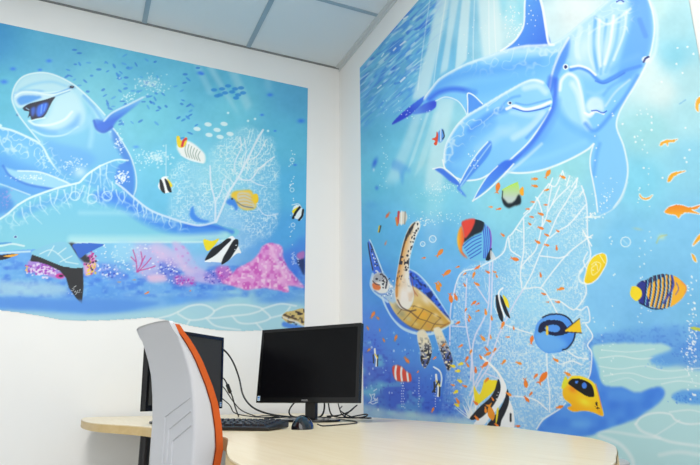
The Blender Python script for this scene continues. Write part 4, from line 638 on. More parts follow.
    m.shape([(176.5, 137), (179, 136), (181.5, 141), (186, 137), (187, 141), (184, 147), (179, 147.5), (177, 144)], (246, 206, 40), .4); m.line([(182, 146), (183.5, 141), (186, 139)], 2.4, (206, 40, 70), .95, .7); m.line([(181, 155), (190, 160), (203, 163)], 1, (245, 245, 245), .8, .6)
    m.line([(166, 145), (166, 176)], 1, (206, 228, 236), .7, .8)
    def banner(x, y, s, f=1):
        P = lambda *v: [(x+f*a*s, y+b*s) for a, b in v]
        m.shape(P((-6, 1), (-3, -6), (1, -8), (4, -6), (7, 2), (6, 7), (1, 8), (-3, 6)), W, .4); m.shape(P((-4.5, -5), (-2.5, -5), (-.5, 0), (1, 8), (-2, 7), (-4, 3)), (20, 22, 28), .35); m.shape(P((.5, -6), (3, -5), (6, 0), (7.5, 7.5), (4, 6), (2, 0)), (20, 22, 28), .35); m.shape(P((3, -6.5), (6.5, -3), (8.5, 1), (6.5, 2), (5, -2)), (248, 220, 40), .35)
        m.line(P((4, -8), (0, -8), (-2, -7)), 1, W, .9, .6)
    banner(164, 185, 1)
    q = [(231, 195), (234, 191.5), (241, 190.5), (250, 190.2), (253, 194), (254, 199), (256, 203), (255.5, 208), (250, 210), (243, 209.5), (237, 205), (233, 202)]
    m.shape(q, (240, 198, 60), .5); m.shape([(238, 193), (249, 193), (252, 201), (255, 207), (244, 208.5), (238, 203)], (202, 200, 190), 1, .85)
    for k in range(4): m.line([(239, 195+k*3.4), (245, 194.5+k*3.4), (252, 198+k*2.6)], .8, (230, 180, 50), .8, .6)
    m.shape([(253, 195), (257, 194), (258.5, 199), (257, 203), (254, 202)], (246, 200, 40), .4); m.shape([(226, 202), (231, 198), (235, 200), (238, 207), (236, 211), (233, 206), (229, 205)], (66, 136, 224), .5); m.blob(232, 199, 1, 1, (20, 20, 40), 1, hard=3); m.line([(237, 202), (243, 206), (253, 208)], 1, (90, 100, 110), .8, .8)
    m.line([(230, 192), (229, 186)], .9, W, .5)
    m.shape([(203.5, 239.5), (212, 241), (219, 238.5), (214, 246), (208, 251), (205, 248)], (248, 222, 30), .4); m.shape([(228, 238), (234.5, 238), (239, 248), (241, 253), (236, 254), (226, 262), (214, 262), (205, 260)], W, .5); m.shape([(227.5, 238.5), (220, 244), (213, 248), (208, 254), (205, 260.5), (212, 257.5), (218, 253), (224, 247), (231, 240)], (22, 24, 32), .35); m.shape([(234.5, 239.5), (238, 240), (238, 246), (234.5, 252), (229, 260), (221.6, 264.5), (223, 258), (227, 251), (231, 244)], (22, 24, 32), .35); m.spray(236, 248, 2, 6, 4, .6, W)
    m.shape([(293, 208), (297, 205), (301, 207), (304, 213), (301, 220), (297, 219), (293, 217)], W, .4, .9); m.shape([(292, 211), (298.5, 207), (295, 214)], (244, 222, 40), .35); m.line([(300, 207), (296, 212), (293, 218)], 2.4, (22, 24, 30), 1, .5); m.line([(303, 210), (302, 216), (299, 220)], 2.2, (22, 24, 30), 1, .5); m.line([(292, 205), (298, 204), (301, 207)], .9, W, .8, .5)
    m.shape([(298, 258), (304, 258), (304, 275), (300, 268), (297, 262)], (30, 30, 50), .6); m.shape([(297, 254), (304, 251), (304, 258), (298, 259)], (236, 120, 170), .6); m.spray(294, 258, 4, 6, 30, 1, W, .7)
    for x, y in ((292, 190), (293, 225), (292, 160)): t = np.linspace(0, 6.4, 10); m.line(np.c_[x+2*np.cos(t), y+2*np.sin(t)], .7, W, .7, .5, smooth=False)
    m.dots([(292+R.uniform(-3, 3), R.uniform(150, 250)) for _ in range(26)], .7, W, .7)
    m.shape([(280, 262), (304, 236), (304, 285), (294, 275), (287, 265), (284, 250)], (60, 108, 220), 5, .35)
    # sandy floor with caustic net
    sd = m.full([(-200, 309), (0, 310), (80, 314), (130, 312), (160, 309), (190, 303), (215, 301), (250, 304), (304, 306), (304, 345), (-200, 345)], 3); m.wash(sd*.9, (174, 218, 228))
    m.wash(m.full([(-200, 297), (0, 297), (60, 300), (120, 300), (160, 303), (120, 311), (80, 312), (0, 307), (-200, 305)], 3)*.85, (84, 148, 230))
    for p in [[(178, 312), (190, 306), (204, 305), (214, 311), (206, 318), (190, 320), (178, 314)], [(214, 311), (226, 306), (246, 305), (262, 309), (250, 314), (232, 316), (216, 318), (206, 318)], [(232, 316), (240, 323), (256, 323), (270, 318), (262, 309)], [(270, 318), (284, 314), (290, 307)], [(190, 320), (184, 327), (170, 328)], [(206, 318), (216, 326), (240, 330)], [(150, 320), (168, 316), (178, 312)], [(256, 323), (264, 332)], [(262, 309), (280, 304), (296, 306)]]:
        m.line(p, 1.8, (226, 240, 242), .8, 1.2)
    m.shape([(282, 316), (286, 312), (292, 311), (304, 309), (304, 325), (296, 321), (290, 324), (284, 320)], (214, 190, 120), .4); q = m.full([(282, 316), (292, 311), (304, 309), (304, 325), (290, 324), (284, 320)], .3); m.wash(q*np.clip(m.noise(2, 2, 81)*4-2.2, 0, 1), (60, 50, 50)); m.line([(283, 317), (290, 320), (297, 322), (303, 326)], 1.6, (235, 226, 214), .9, .8); m.line([(284, 315), (290, 317), (296, 319)], 1.8, (60, 40, 40), .8, .8); m.shape([(283, 322), (292, 324), (304, 327), (304, 330), (284, 327)], (70, 130, 226), .8, .9)
    return m
# ---------------------------------------------------------------- end of painting
# ---------------------------------------------------------------- room
H = 2.877
wallm = mat('wall_paint', (238, 237, 234), .65, bump=.12, bscale=160, mix=(232, 232, 230), mscale=3)
trimm = mat('trim_paint', (222, 222, 220), .5)
def slab(name, x0, x1, y0, y1, z0, z1, m): bm = bmesh.new(); box(bm, x0, x1, y0, y1, z0, z1); return struct(name, bm, m)
slab('wall_left', -4.5, 0, 0, .12, 0, 3.0, wallm)
slab('wall_right', 0, .12, -6.2, .12, 0, 3.0, wallm)
def holed(name, axis, c0, c1, a0, a1, w0, w1, z0, z1):
    bm = bmesh.new()
    for p0, p1, q0, q1 in ((a0, w0, 0, 3.0), (w1, a1, 0, 3.0), (w0, w1, 0, z0), (w0, w1, z1, 3.0)):
        if axis == 'y': box(bm, p0, p1, c0, c1, q0, q1)
        else: box(bm, c0, c1, p0, p1, q0, q1)
    return struct(name, bm, wallm)
holed('wall_rear', 'y', -6.2, -6.08, -4.5, .12, -3.6, -.4, .6, 2.15)
holed('wall_side', 'x', -4.5, -4.38, -6.2, .12, -4.4, -2.0, .6, 2.15)
winm = mat('window_frame_paint', (225, 226, 226), .4)
for nm, ax, c, w0, w1 in (('window_1', 'y', -6.14, -3.6, -.4), ('window_2', 'x', -4.44, -4.4, -2.0)):
    bm = bmesh.new()
    for a, b, z0, z1 in ((w0, w1, .6, .65), (w0, w1, 2.1, 2.15), (w0, w0+.05, .6, 2.15), (w1-.05, w1, .6, 2.15), ((w0+w1)/2-.03, (w0+w1)/2+.03, .6, 2.15)):
        if ax == 'y': box(bm, a, b, c-.02, c+.02, z0, z1)
        else: box(bm, c-.02, c+.02, a, b, z0, z1)
    struct(nm, bm, winm)
floorm = mat('floor_vinyl', (176, 176, 172), .35, mix=(160, 160, 158), mscale=12)
slab('floor', -4.5, .12, -6.2, .12, -.1, 0, floorm)
for nm, a in (('baseboard_left', (-4.38, 0, -.012, 0)), ('baseboard_right', (-.012, 0, -6.08, 0))): slab(nm, *a, 0, .07, trimm)
tilem = mat('ceiling_tile', (222, 230, 234), .9, bump=.15, bscale=120)
barm = mat('ceiling_bar', (150, 172, 186), .5)
slab('ceiling', -4.5, .12, -6.2, .12, H+.004, 3.05, tilem)
bm = bmesh.new()
for k in range(7): x = -.602-.6*k; box(bm, x-.013, x+.013, -6.08, 0, H-.001, H+.006)
for k in range(10): y = -.598-.6*k; box(bm, -4.38, 0, y-.011, y+.011, H-.0005, H+.005)
struct('trim_1', bm, barm)
anglem = mat('edge_angle', (205, 210, 212), .5)
bm = bmesh.new(); box(bm, -.026, 0, -6.08, 0, H-.002, H+.004); box(bm, -.004, 0, -6.08, 0, H-.022, H); struct('trim_2', bm, anglem)
darkm = mat('painted_gap_shade', (128, 132, 132), .9)
bm = bmesh.new(); box(bm, -4.38, -.004, -.006, 0, H-.006, H+.004); struct('gap_shade_strip', bm, darkm)  # dark strip standing in for the shade in the wall-to-ceiling gap
coverm = mat('corner_filler', (226, 226, 224), .6)

# ---------------------------------------------------------------- murals
def light_comp_gain(kind, z): return GAIN[kind][0]+GAIN[kind][1]*np.clip((z-GAIN[kind][2])/(2.7-GAIN[kind][2]), 0, 1)**GAIN[kind][3]  # pigment lightened with height, making up for dimmer light up the wall
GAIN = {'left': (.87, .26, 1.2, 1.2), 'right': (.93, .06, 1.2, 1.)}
def build_mural(m, kind, label, keep=None):
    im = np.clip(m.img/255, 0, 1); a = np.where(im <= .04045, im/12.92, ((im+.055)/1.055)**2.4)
    a = a*light_comp_gain(kind, m.Z)[..., None]; a = np.where(a > .8, .8+(1-np.exp(-(a-.8)/.12))*.1, a)   # print stays below paper white
    nz, nu = m.nz, m.nu; co = np.zeros((nz*nu, 3), np.float32)
    U = m.U.ravel(); Z = m.Z.ravel()
    if kind == 'left': co[:, 0] = -U; co[:, 1] = -.0015; co[:, 2] = Z
    else: co[:, 0] = -.0015; co[:, 1] = -U; co[:, 2] = Z
    i = np.arange(nz*nu).reshape(nz, nu)
    q = np.stack([i[:-1, :-1], i[:-1, 1:], i[1:, 1:], i[1:, :-1]], -1)
    if kind == 'left': q = q[..., ::-1]
    else: q = q[..., ::-1]
    if keep is not None: q = q[keep[:-1, :-1]]
    q = q.reshape(-1, 4).astype(np.int32); nf = len(q)
    me = bpy.data.meshes.new('painted_mural'); me.vertices.add(len(co)); me.vertices.foreach_set('co', co.ravel())
    me.loops.add(nf*4); me.loops.foreach_set('vertex_index', q.ravel()); me.polygons.add(nf)
    me.polygons.foreach_set('loop_start', np.arange(0, nf*4, 4, dtype=np.int32)); me.polygons.foreach_set('loop_total', np.full(nf, 4, np.int32))
    me.update(calc_edges=True); at = me.color_attributes.new('pigment', 'FLOAT_COLOR', 'POINT')
    c = np.ones((len(co), 4), np.float32); c[:, :3] = a.reshape(-1, 3); at.data.foreach_set('color', c.ravel())
    mt = mat('mural_print_'+kind, (255, 255, 255), .45, spec=.35); n = mt.node_tree; vc = n.nodes.new('ShaderNodeVertexColor'); vc.layer_name = 'pigment'
    n.links.new(vc.outputs[0], n.nodes['Principled BSDF'].inputs['Base Color'])
    return tag(link('painted_mural', me, mt), label, 'mural', None)
mL = paint_left()
edge = np.interp(mL.X, [-400, 0, 20, 45, 60, 80, 110, 135, 150, 165, 190, 214, 240, 275, 340], [309, 310.5, 313, 317, 320, 321, 320.5, 319, 317.5, 320, 326, 330, 331.5, 330, 330])
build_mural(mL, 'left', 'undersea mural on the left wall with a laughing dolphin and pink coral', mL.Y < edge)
build_mural(paint_right(), 'right', 'undersea mural on the right wall with mother dolphin, calf, sea turtle and reef fish')

# ---------------------------------------------------------------- desk
deskw = wood('pale_birch_laminate', (233, 217, 184), (225, 206, 168), .28)
edgem = wood('birch_edge_band', (206, 178, 122), (196, 166, 108), .45)
blackm = mat('black_plastic', (24, 25, 28), .42, bump=.05, bscale=900)
glossblack = mat('black_gloss_plastic', (9, 9, 11), .25)
blackmetal = mat('black_powdercoat', (22, 22, 24), .35, metal=.2)
desk = thing('desk', 'large curved pale birch desk running along both walls', 'desk', (-.6, -1.1, 0))
def at_desk(pts): return [(x+.6, y+1.1) for x, y in pts]
ctrl = [(-1.245, -.03), (-1.29, -.10), (-1.306, -.30), (-1.303, -.47), (-1.29, -.62), (-1.262, -.78), (-1.216, -.904), (-1.165, -1.03), (-1.126, -1.153), (-1.11, -1.32), (-1.075, -1.5), (-1.03, -1.66), (-1.025, -1.76), (-1.06, -1.92), (-1.098, -2.08), (-1.125, -2.24), (-1.12, -2.42), (-1.04, -2.56), (-.88, -2.61), (-.70, -2.53), (-.593, -2.442), (-.512, -2.37), (-.43, -2.285), (-.345, -2.16), (-.30, -2.04), (-.26, -1.9), (-.205, -1.72)]
outline = [tuple(p) for p in cat(ctrl, False, 6)]+[(-.19, -1.5), (-.19, -1.0), (-.19, -.5), (-.19, -.03)]
bm = bmesh.new(); prism(bm, at_desk(outline), .722, .75, .003); obj('worktop', bm, deskw, desk)
bm = bmesh.new(); P = at_desk(outline); n = len(P); C2 = Vector((0, 0))
def offs(P, d):
    out = []
    for k in range(len(P)):
        a, b = Vector(P[k-1]), Vector(P[(k+1) % len(P)]); t = (b-a).normalized(); out.append((P[k][0]-t.y*-d, P[k][1]-t.x*d))
    return out
area2 = sum(P[k-1][0]*P[k][1]-P[k][0]*P[k-1][1] for k in range(n)); sg = 1 if area2 > 0 else -1
Q = offs(P, .0012*sg); I2 = offs(P, -.004*sg)
for k in range(n):
    j = (k+1) % n
    v = [bm.verts.new(c) for c in ((*Q[k], .7215), (*Q[j], .7215), (*Q[j], .7472), (*Q[k], .7472), (*I2[k], .7215), (*I2[j], .7215))]
    bm.faces.new(v[:4]); bm.faces.new((v[0], v[4], v[5], v[1]))
obj('edge_band', bm, edgem, desk)
for x, y in ((-1.122, -1.04), (-.62, -.16), (-.30, -.15), (-.92, -2.3), (-.42, -1.95)):
    bm = bmesh.new(); lathe(bm, [(.03, 0), (.033, .01), (.028, .03), (.017, .04), (.0165, .7218)], 24, Matrix.Translation((x+.6, y+1.1, 0))); obj('leg', bm, blackmetal, desk, True)

# ---------------------------------------------------------------- monitors
def monitor(loc, ang, tilt, zb, label, screenm, sticker_side, logo, w=.447, h=.274):
    t = thing('computer_monitor', label, 'monitor', (loc[0], loc[1], .75), ang, 'monitors on the desk')
    T = Matrix.Translation((0, 0, zb-.75))@Matrix.Rotation(-tilt, 4, 'Y')       # local +x is the viewing side
    def part(nm, f_, m_, par=t, sm=False, M=T):
        bm = bmesh.new(); f_(bm); bmesh.ops.transform(bm, matrix=M, verts=bm.verts[:]); return obj(nm, bm, m_, par, sm)
    def housing(bm):
        box(bm, -.018, 0, -w/2, w/2, 0, h, .002)
        vs = box(bm, -.045, -.016, -w/2*.72, w/2*.72, h*.14, h*.86, .01)
    hs = part('housing', housing, glossblack)
    b, bb = .0125, .0185
    def bez(bm):
        for y0, y1, z0, z1 in ((-w/2, w/2, 0, bb), (-w/2, w/2, h-b, h), (-w/2, -w/2+b, bb, h-b), (w/2-b, w/2, bb, h-b)): box(bm, 0, .0035, y0, y1, z0, z1)
    part('bezel', bez, glossblack)
    part('screen', lambda bm: box(bm, 0, .0016, -w/2+b, w/2-b, bb, h-b), screenm)
    if sticker_side is not None:
        y = sticker_side*(w/2-.012)
        st = part('sticker', lambda bm: box(bm, .0035, .0039, y-.006, y+.006, .007, .024), stickm)
        part('sticker_print', lambda bm: (box(bm, .0039, .0042, y-.0045, y+.0045, .015, .022), box(bm, .0039, .0042, y-.0045, y+.0045, .009, .012)), stick2, st)
    if logo:
        cu = bpy.data.curves.new('lettering', 'FONT'); cu.body = 'PHILIPS'; cu.size = .0085; cu.align_x = 'CENTER'; cu.extrude = .0002; tmp = bpy.data.objects.new('tmp', cu); COL.objects.link(tmp)
        dg = bpy.context.evaluated_depsgraph_get(); me = bpy.data.meshes.new_from_object(tmp.evaluated_get(dg)); bpy.data.objects.remove(tmp, do_unlink=True)
        R_ = Matrix(((0, 0, 1, 0), (1, 0, 0, 0), (0, 1, 0, 0), (0, 0, 0, 1)))
        me.transform(T@Matrix.Translation((.0037, 0, .0055))@R_); link('lettering', me, logom, t)
    def neck(bm): box(bm, -.052, -.030, -.022, .022, .006, zb-.75+.07, .004)
    part('stand_neck', neck, blackm, M=Matrix.Identity(4))
    def base(bm): lathe(bm, [(.001, .0), (.115, 0), (.12, .003), (.118, .008), (.09, .0115), (.001, .014)], 48, Matrix.Translation((-.03, 0, 0))@Matrix.Diagonal((.72, 1, 1, 1)))
    part('stand_base', base, glossblack, sm=True, M=Matrix.Identity(4))
    return t
scr = mat('black_screen', (6, 6, 9), .25, spec=.18); scr2 = mat('dark_grey_screen', (64, 63, 62), .55, spec=.25)
stickm = mat('white_sticker', (210, 228, 238), .4); stick2 = mat('blue_sticker', (60, 120, 190), .4); logom = mat('silver_lettering', (150, 152, 156), .4)
monitor((-.588, -1.061), -2.537, .086, .815, 'black desktop monitor with a blank screen standing in the corner beside the mouse', scr, -1, True)
monitor((-.978, -.918), -.77, .03, .794, 'dark monitor mostly hidden behind the orange and grey chair', scr2, 1, False, w=.455, h=.271)

# ---------------------------------------------------------------- keyboard
kb = thing('keyboard', 'black wired keyboard lying on the desk beside the chair', 'keyboard', (-.868, -1.555, .75), math.radians(140))
KL, KD = .335, .145       # local +x along the long side, local -y away from the user
def slope(y): return .010+.012*(-y/KD)
bm = bmesh.new(); vs = box(bm, 0, KL, -KD, 0, 0, 1, 0)
for v in vs: v.co.z = .002 if v.co.z < .5 else slope(v.co.y)
bmesh.ops.bevel(bm, geom=bm.edges[:], offset=.003, segments=2, profile=.5, affect='EDGES'); obj('case', bm, blackm, kb)
keym = mat('key_plastic', (34, 36, 42), .35)
def keymesh(w):
    bm = bmesh.new(); d = .0145; g = bmesh.ops.create_cube(bm, size=1)
    for v in g['verts']: s_ = 1 if v.co.z < 0 else .8; v.co = Vector((v.co.x*w*s_, v.co.y*d*s_, 0 if v.co.z < 0 else .0065))
    bmesh.ops.bevel(bm, geom=bm.edges[:], offset=.0012, segments=2, profile=.5, affect='EDGES'); bmesh.ops.recalc_face_normals(bm, faces=bm.faces[:])
    me = bpy.data.meshes.new('key'); bm.to_mesh(me); bm.free(); me.materials.append(keym); return me
kmesh = {w: keymesh(w) for w in (.0148, .024, .09)}
rows = [[1]*17, [1]*16, [1]*17, [1]*17, [1]*16, [1.6, 1.6, 6, 1.6, 1.6, 1, 1, 1]]
for ri, row in enumerate(rows):
    y = -.018-.0195*ri if ri else -.018; y = -(KD-.016)+ri*.0195+(.004 if ri else 0); x = KL-.012
    tot = sum({1: .0182, 1.6: .0275, 6: .098}[q] for q in row); k = (KL-.03)/tot
    for q in row:
        wd_ = {1: .0182, 1.6: .0275, 6: .098}[q]*k; o = bpy.data.objects.new('key', kmesh[{1: .0148, 1.6: .024, 6: .09}[q]]); COL.objects.link(o); o.parent = kb
        o.location = (x-wd_/2, y, slope(y)-.001); o.rotation_euler = (-math.atan(.012/KD), 0, 0); o.scale.x = k; x -= wd_
bm = bmesh.new(); box(bm, .02, .05, -KD+.004, -KD+.016, 0, .008, .001); obj('foot', bm, blackm, kb)

# ---------------------------------------------------------------- mouse
mo = thing('computer_mouse', 'small glossy black computer mouse on the desk beside the keyboard', 'mouse', (-.752, -1.498, .75), math.radians(58))
def mouse_body():
    bm = bmesh.new(); N, K = 22, 28; rings = []
    for i in range(N+1):
        t = i/N; x = -.052+.104*t; w = .031*(max(0, 1-abs(2*t-1)**2.6))**.5*(1-.10*t); hh = .042*(math.sin(PI*min(1, (.10+t*.84)))**.62)*(1-.22*t)
        rings.append([bm.verts.new((x, max(w, .002)*math.cos(a)*(1-.12*math.sin(a)), max(0.0, hh*math.sin(a)**.85) if math.sin(a) > 0 else 0)) for a in [PI*k/(K-1) for k in range(K)]])
    for A, B in zip(rings, rings[1:]):
        for k in range(K-1): bm.faces.new((A[k], A[k+1], B[k+1], B[k]))
        bm.faces.new((A[-1], A[0], B[0], B[-1]))
    bm.faces.new(rings[0]); bm.faces.new(rings[-1]); return bm
mousem = mat('black_gloss_mouse', (16, 18, 26), .12, coat=.4)
obj('shell', mouse_body(), mousem, mo, True)
bm = bmesh.new(); lathe(bm, [(.003, -.004), (.008, -.004), (.009, 0), (.008, .004), (.003, .004)], 18, Matrix.Translation((.026, 0, .025))@Matrix.Rotation(PI/2, 4, 'X')); obj('scroll_wheel', bm, mat('grey_rubber', (70, 72, 76), .6), mo, True)

# ---------------------------------------------------------------- cables
cabm = mat('cable_rubber', (16, 16, 18), .5)
def cable(name, label, pts, rad=.003, group='black cables behind the monitors', ferrite=None, plug=None):
    bm = bmesh.new(); tube(bm, pts, rad, 8, True, 8)
    if not ferrite and not plug: return tag(obj(name, bm, cabm, None, True), label, 'cable', group)
    t = thing(name, label, 'cable', pts[-1], 0, group); bmesh.ops.translate(bm, vec=-Vector(pts[-1]), verts=bm.verts[:]); obj('cord', bm, cabm, t, True)
    if ferrite:
        a, b = [Vector(p)-Vector(pts[-1]) for p in ferrite]; bm = bmesh.new(); tube(bm, [a, a.lerp(b, .1), a.lerp(b, .9), b], [.004, .0075, .0075, .004], 14, False); obj('ferrite_bead', bm, blackm, t, True)
    return t
D = .7535
cable('video_cable', 'thick black cable curving from the hidden monitor down to the corner monitor', [(-.93, -.75, 1.03), (-.87, -.685, 1.05), (-.80, -.658, 1.023), (-.749, -.611, .978), (-.719, -.605, .913), (-.709, -.645, .844), (-.688, -.698, .801), (-.646, -.713, .778), (-.597, -.734, .765), (-.54, -.80, .757), (-.50, -.86, .756), (-.46, -.90, .765), (-.47, -.95, .82), (-.52, -1.0, .88)], .0036)
cable('bead_cable', 'black cable with a ferrite bead hanging behind the hidden monitor', [(-.93, -.75, .92), (-.87, -.685, .93), (-.792, -.628, .912), (-.761, -.60, .872), (-.74, -.585, .84), (-.71, -.53, .79), (-.68, -.47, D)], .0028, ferrite=((-.77, -.612, .888), (-.750, -.594, .852)))
cable('power_cable', 'thin black cable sloping from the hidden monitor onto the desk', [(-.93, -.75, .87), (-.87, -.685, .90), (-.792, -.619, .88), (-.736, -.57, .824), (-.697, -.575, .783), (-.64, -.56, .760), (-.602, -.5, D), (-.55, -.42, D), (-.50, -.48, D)], .0022)
cable('usb_cable', 'thin black cable drooping lowest behind the hidden monitor', [(-.93, -.75, .84), (-.87, -.685, .87), (-.75, -.56, .81), (-.71, -.52, .77), (-.66, -.62, .757), (-.62, -.72, .756), (-.60, -.80, .76), (-.63, -.84, .762), (-.66, -.80, .755), (-.60, -.74, .754), (-.52, -.70, .755), (-.44, -.76, .757)], .0022)
cable('monitor_cord', 'black cord looping under the left of the corner monitor', [(-.54, -.95, .86), (-.585, -.90, .80), (-.575, -.86, .768), (-.53, -.85, .757), (-.47, -.86, .756), (-.42, -.90, .757)], .003)
cable('looped_cord', 'black cord lying in a figure of eight right of the corner monitor', [(-.47, -.99, .86), (-.46, -.97, .81), (-.44, -.95, .77), (-.40, -.93, .758), (-.36, -.93, .757), (-.315, -.93, .764), (-.29, -.95, .768), (-.31, -.985, .762), (-.35, -.985, .757), (-.39, -.96, .759), (-.36, -.93, .775), (-.335, -.925, .792), (-.325, -.935, .802), (-.34, -.95, .797), (-.37, -.96, .779), (-.42, -.965, .766), (-.45, -.93, .763)], .0028)
cable('coiled_cord', 'thin black cord curled at the foot of the corner monitor', [(-.44, -1.0, .85), (-.43, -1.0, .80), (-.41, -.99, .768), (-.37, -.985, .757), (-.33, -1.0, .757), (-.31, -1.03, .757), (-.34, -1.05, .757), (-.39, -1.03, .762), (-.42, -.99, .785), (-.40, -.96, .80)], .0022)
cable('mouse_cord', 'thin black mouse cord trailing towards the corner monitor', [(-.694, -1.461, .760), (-.67, -1.44, .754), (-.63, -1.40, .7525), (-.57, -1.36, .7525), (-.50, -1.30, .7525), (-.45, -1.20, .7525), (-.43, -1.10, .7525), (-.40, -.9, .7525)], .0019)

# ---------------------------------------------------------------- orange and grey office chair
ch = thing('office_chair', 'light grey shell office chair with orange upholstery, pulled up to the desk', 'chair', (-1.132, -1.69, 0), math.radians(4))
greym = mat('light_grey_shell', (202, 203, 209), .42); orangem = mat('orange_fabric', (212, 94, 24), .85, bump=.5, bscale=1200, mix=(202, 84, 18), mscale=300)
def prof(z, arr): zs = [a[0] for a in arr]; return float(np.interp(z, zs, [a[1] for a in arr]))
BACK = [(.42, .02), (.50, .004), (.58, -.004), (.66, -.006), (.71, -.008), (.776, -.008), (.833, -.013), (.881, -.020), (.92, -.031), (.959, -.046), (.985, -.058), (1.012, -.071)]
FRONT = [(.42, .085), (.50, .068), (.58, .057), (.66, .050), (.709, .047), (.746, .052), (.784, .048), (.832, .038), (.871, .024), (.925, .0), (.962, -.022), (.99, -.044), (1.0, -.049)]
HW = .218
def shell(bm, front_cut, back_off, inset, y_in, zt, zb=.43, NZ=34, NY=18):
    # closed curved slab between a back profile and a front profile
    A, B = [], []
    for i in range(NZ+1):
        z = zb+(zt-zb)*i/NZ; ra, rb = [], []
        taper = 1-.06*max(0, (z-.8)/.2)**2-.10*max(0, (.6-z)/.2)
        for j in range(NY+1):
            s = -1+2*j/NY; y = s*(HW-y_in)*taper
            xb = prof(z, BACK)+back_off; xf = prof(z, FRONT)+front_cut-.0*s
            ra.append(bm.verts.new((xb-.004*(1-s*s), y, z-.004*abs(s)**5*(i/NZ)**6+.011*s*(i/NZ)))); rb.append(bm.verts.new((xf-.006*(1-s*s)*1.0, y, z-.004*abs(s)**5*(i/NZ)**6+.011*s*(i/NZ))))
        A.append(ra); B.append(rb)
    for G, fl in ((A, 1), (B, 0)):
        for i in range(NZ):
            for j in range(NY): bm.faces.new((G[i][j], G[i][j+1], G[i+1][j+1], G[i+1][j]))
    for i in range(NZ):
        for j in (0, NY): bm.faces.new((A[i][j], A[i+1][j], B[i+1][j], B[i][j]))
    for j in range(NY):
        for i in (0, NZ): bm.faces.new((A[i][j], A[i][j+1], B[i][j+1], B[i][j]))
bm = bmesh.new(); shell(bm, -.0135, 0, 0, 0, 1.002)
bmesh.ops.recalc_face_normals(bm, faces=bm.faces[:])
es = [e for e in bm.edges if len(e.link_faces) == 2 and e.calc_face_angle(0) > 1.0]; bmesh.ops.bevel(bm, geom=es, offset=.006, segments=3, profile=.5, affect='EDGES')
bk = obj('back_shell', bm, greym, ch, True)
def grooves():
    bm = bmesh.new()
    def bx(y, z): s = y/HW; return prof(z, BACK)-.004*(1-s*s)-.0002
    for k, (ya, za, yb, zb_) in enumerate([(.205, .838, -.03, .795), (.205, .812, .015, .770), (.205, .786, .06, .748)]):
        for sgn in (-1,):
            pts = [(sgn*(ya+(yb-ya)*t), za+(zb_-za)*t) for t in np.linspace(0, 1, 16)]+[(sgn*yb, zb_+(.62-zb_)*t) for t in np.linspace(.05, 1, 24)]
            tube(bm, [(bx(y, z), y, z) for y, z in pts], .0022, 6, False)
    return bm
obj('back_ribs', grooves(), greym, bk, True)
bm = bmesh.new()
def pad(bm, zb=.46, zt=.997, NZ=34, NY=18):
    A, B = [], []
    for i in range(NZ+1):
        z = zb+(zt-zb)*i/NZ; ra, rb = [], []; taper = 1-.06*max(0, (z-.8)/.2)**2-.10*max(0, (.6-z)/.2); th = .0135
        for j in range(NY+1):
            s = -1+2*j/NY; y = s*HW*taper; dz = -.004*abs(s)**5*(i/NZ)**6+.011*s*(i/NZ); xf = prof(z, FRONT)-.006*(1-s*s)
            ra.append(bm.verts.new((xf-.0125, y, z+dz))); rb.append(bm.verts.new((xf-.0125+th, y*.992, z+dz-.001)))
        A.append(ra); B.append(rb)
    for G in (A, B):
        for i in range(NZ):
            for j in range(NY): bm.faces.new((G[i][j], G[i][j+1], G[i+1][j+1], G[i+1][j]))
    for i in range(NZ):
        for j in (0, NY): bm.faces.new((A[i][j], A[i+1][j], B[i+1][j], B[i][j]))
    for j in range(NY):
        for i in (0, NZ): bm.faces.new((A[i][j], A[i][j+1], B[i][j+1], B[i][j]))
pad(bm); bmesh.ops.recalc_face_normals(bm, faces=bm.faces[:]); obj('back_cushion', bm, orangem, ch, True)
bm = bmesh.new(); box(bm, .05, .50, -.235, .235, .44, .50, .025, 4); obj('seat_cushion', bm, orangem, ch, True)
bm = bmesh.new(); box(bm, .045, .49, -.23, .23, .405, .445, .014, 3); obj('seat_shell', bm, greym, ch, True)
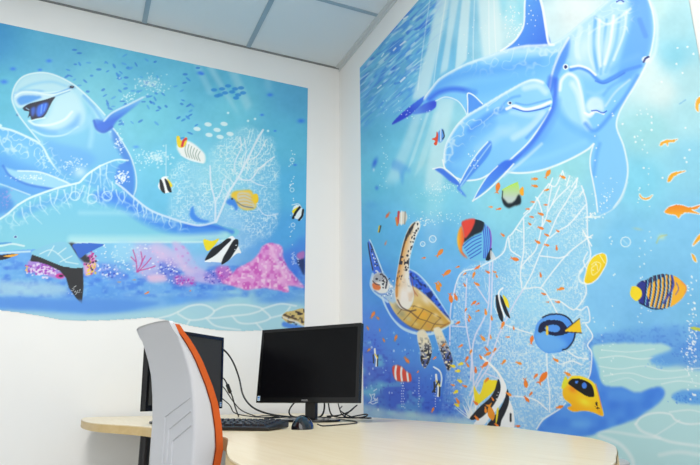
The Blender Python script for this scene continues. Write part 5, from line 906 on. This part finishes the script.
bm = bmesh.new(); box(bm, .16, .38, -.09, .09, .35, .408, .012); box(bm, -.01, .2, -.03, .03, .37, .40, .008); tube(bm, [(.0, 0, .385), (-.02, 0, .43), (-.024, 0, .55)], .02, 12); obj('tilt_mechanism', bm, blackm, ch)
bm = bmesh.new(); lathe(bm, [(.035, .09), (.035, .12), (.03, .13), (.03, .25), (.018, .252), (.018, .352)], 24, Matrix.Translation((.27, 0, 0))); obj('gas_column', bm, blackmetal, ch, True)
for k in range(5):
    a = 2*PI*k/5+.3; dx, dy = math.cos(a), math.sin(a)
    bm = bmesh.new(); tube(bm, [(.27+dx*.025, dy*.025, .115), (.27+dx*.15, dy*.15, .095), (.27+dx*.275, dy*.275, .075)], [.026, .02, .014], 10); lg = obj('base_leg', bm, blackm, ch, True)
    bm = bmesh.new()
    for s_ in (-1, 1): lathe(bm, [(.004, -.009), (.024, -.009), (.0275, -.006), (.0275, .006), (.024, .009), (.004, .009)], 20, Matrix.Translation((.27+dx*.275-dy*.014*s_, dy*.275+dx*.014*s_, .0275))@Matrix.Rotation(a, 4, 'Z')@Matrix.Rotation(PI/2, 4, 'X'))
    obj('caster', bm, blackm, lg, True)

# ---------------------------------------------------------------- ribbed post behind the right end of the desk
post = thing('ribbed_post', 'small grey ribbed post with domed top behind the right end of the desk', 'post', (-.345, -2.24, 0))
post.location = (-.326, -2.172, 0)
pm = mat('grey_post_plastic', (168, 172, 172), .4); pd = mat('dark_grey_groove', (60, 74, 84), .5)
prof_ = [(.10, 0), (.10, .012), (.04, .02)]
bm = bmesh.new(); lathe(bm, [(.10, 0), (.10, .012), (.034, .02), (.034, .690), (.03, .690)], 32); obj('core', bm, pd, post, True)
z = .03
while z < .675:
    bm = bmesh.new(); lathe(bm, [(.033, z), (.041, z), (.041, z+.012), (.033, z+.012)], 32); obj('ring', bm, pm, post, True); z += .0215
bm = bmesh.new(); lathe(bm, [(.041, .7025), (.040, .7055), (.034, .7095), (.022, .7122), (.004, .713)], 32); obj('cap', bm, pm, post, True)
bm = bmesh.new(); lathe(bm, [(.037, .690), (.037, .6965), (.0405, .6966), (.0405, .6995), (.037, .6996), (.037, .7025)], 32); obj('collar', bm, pd, post, True)
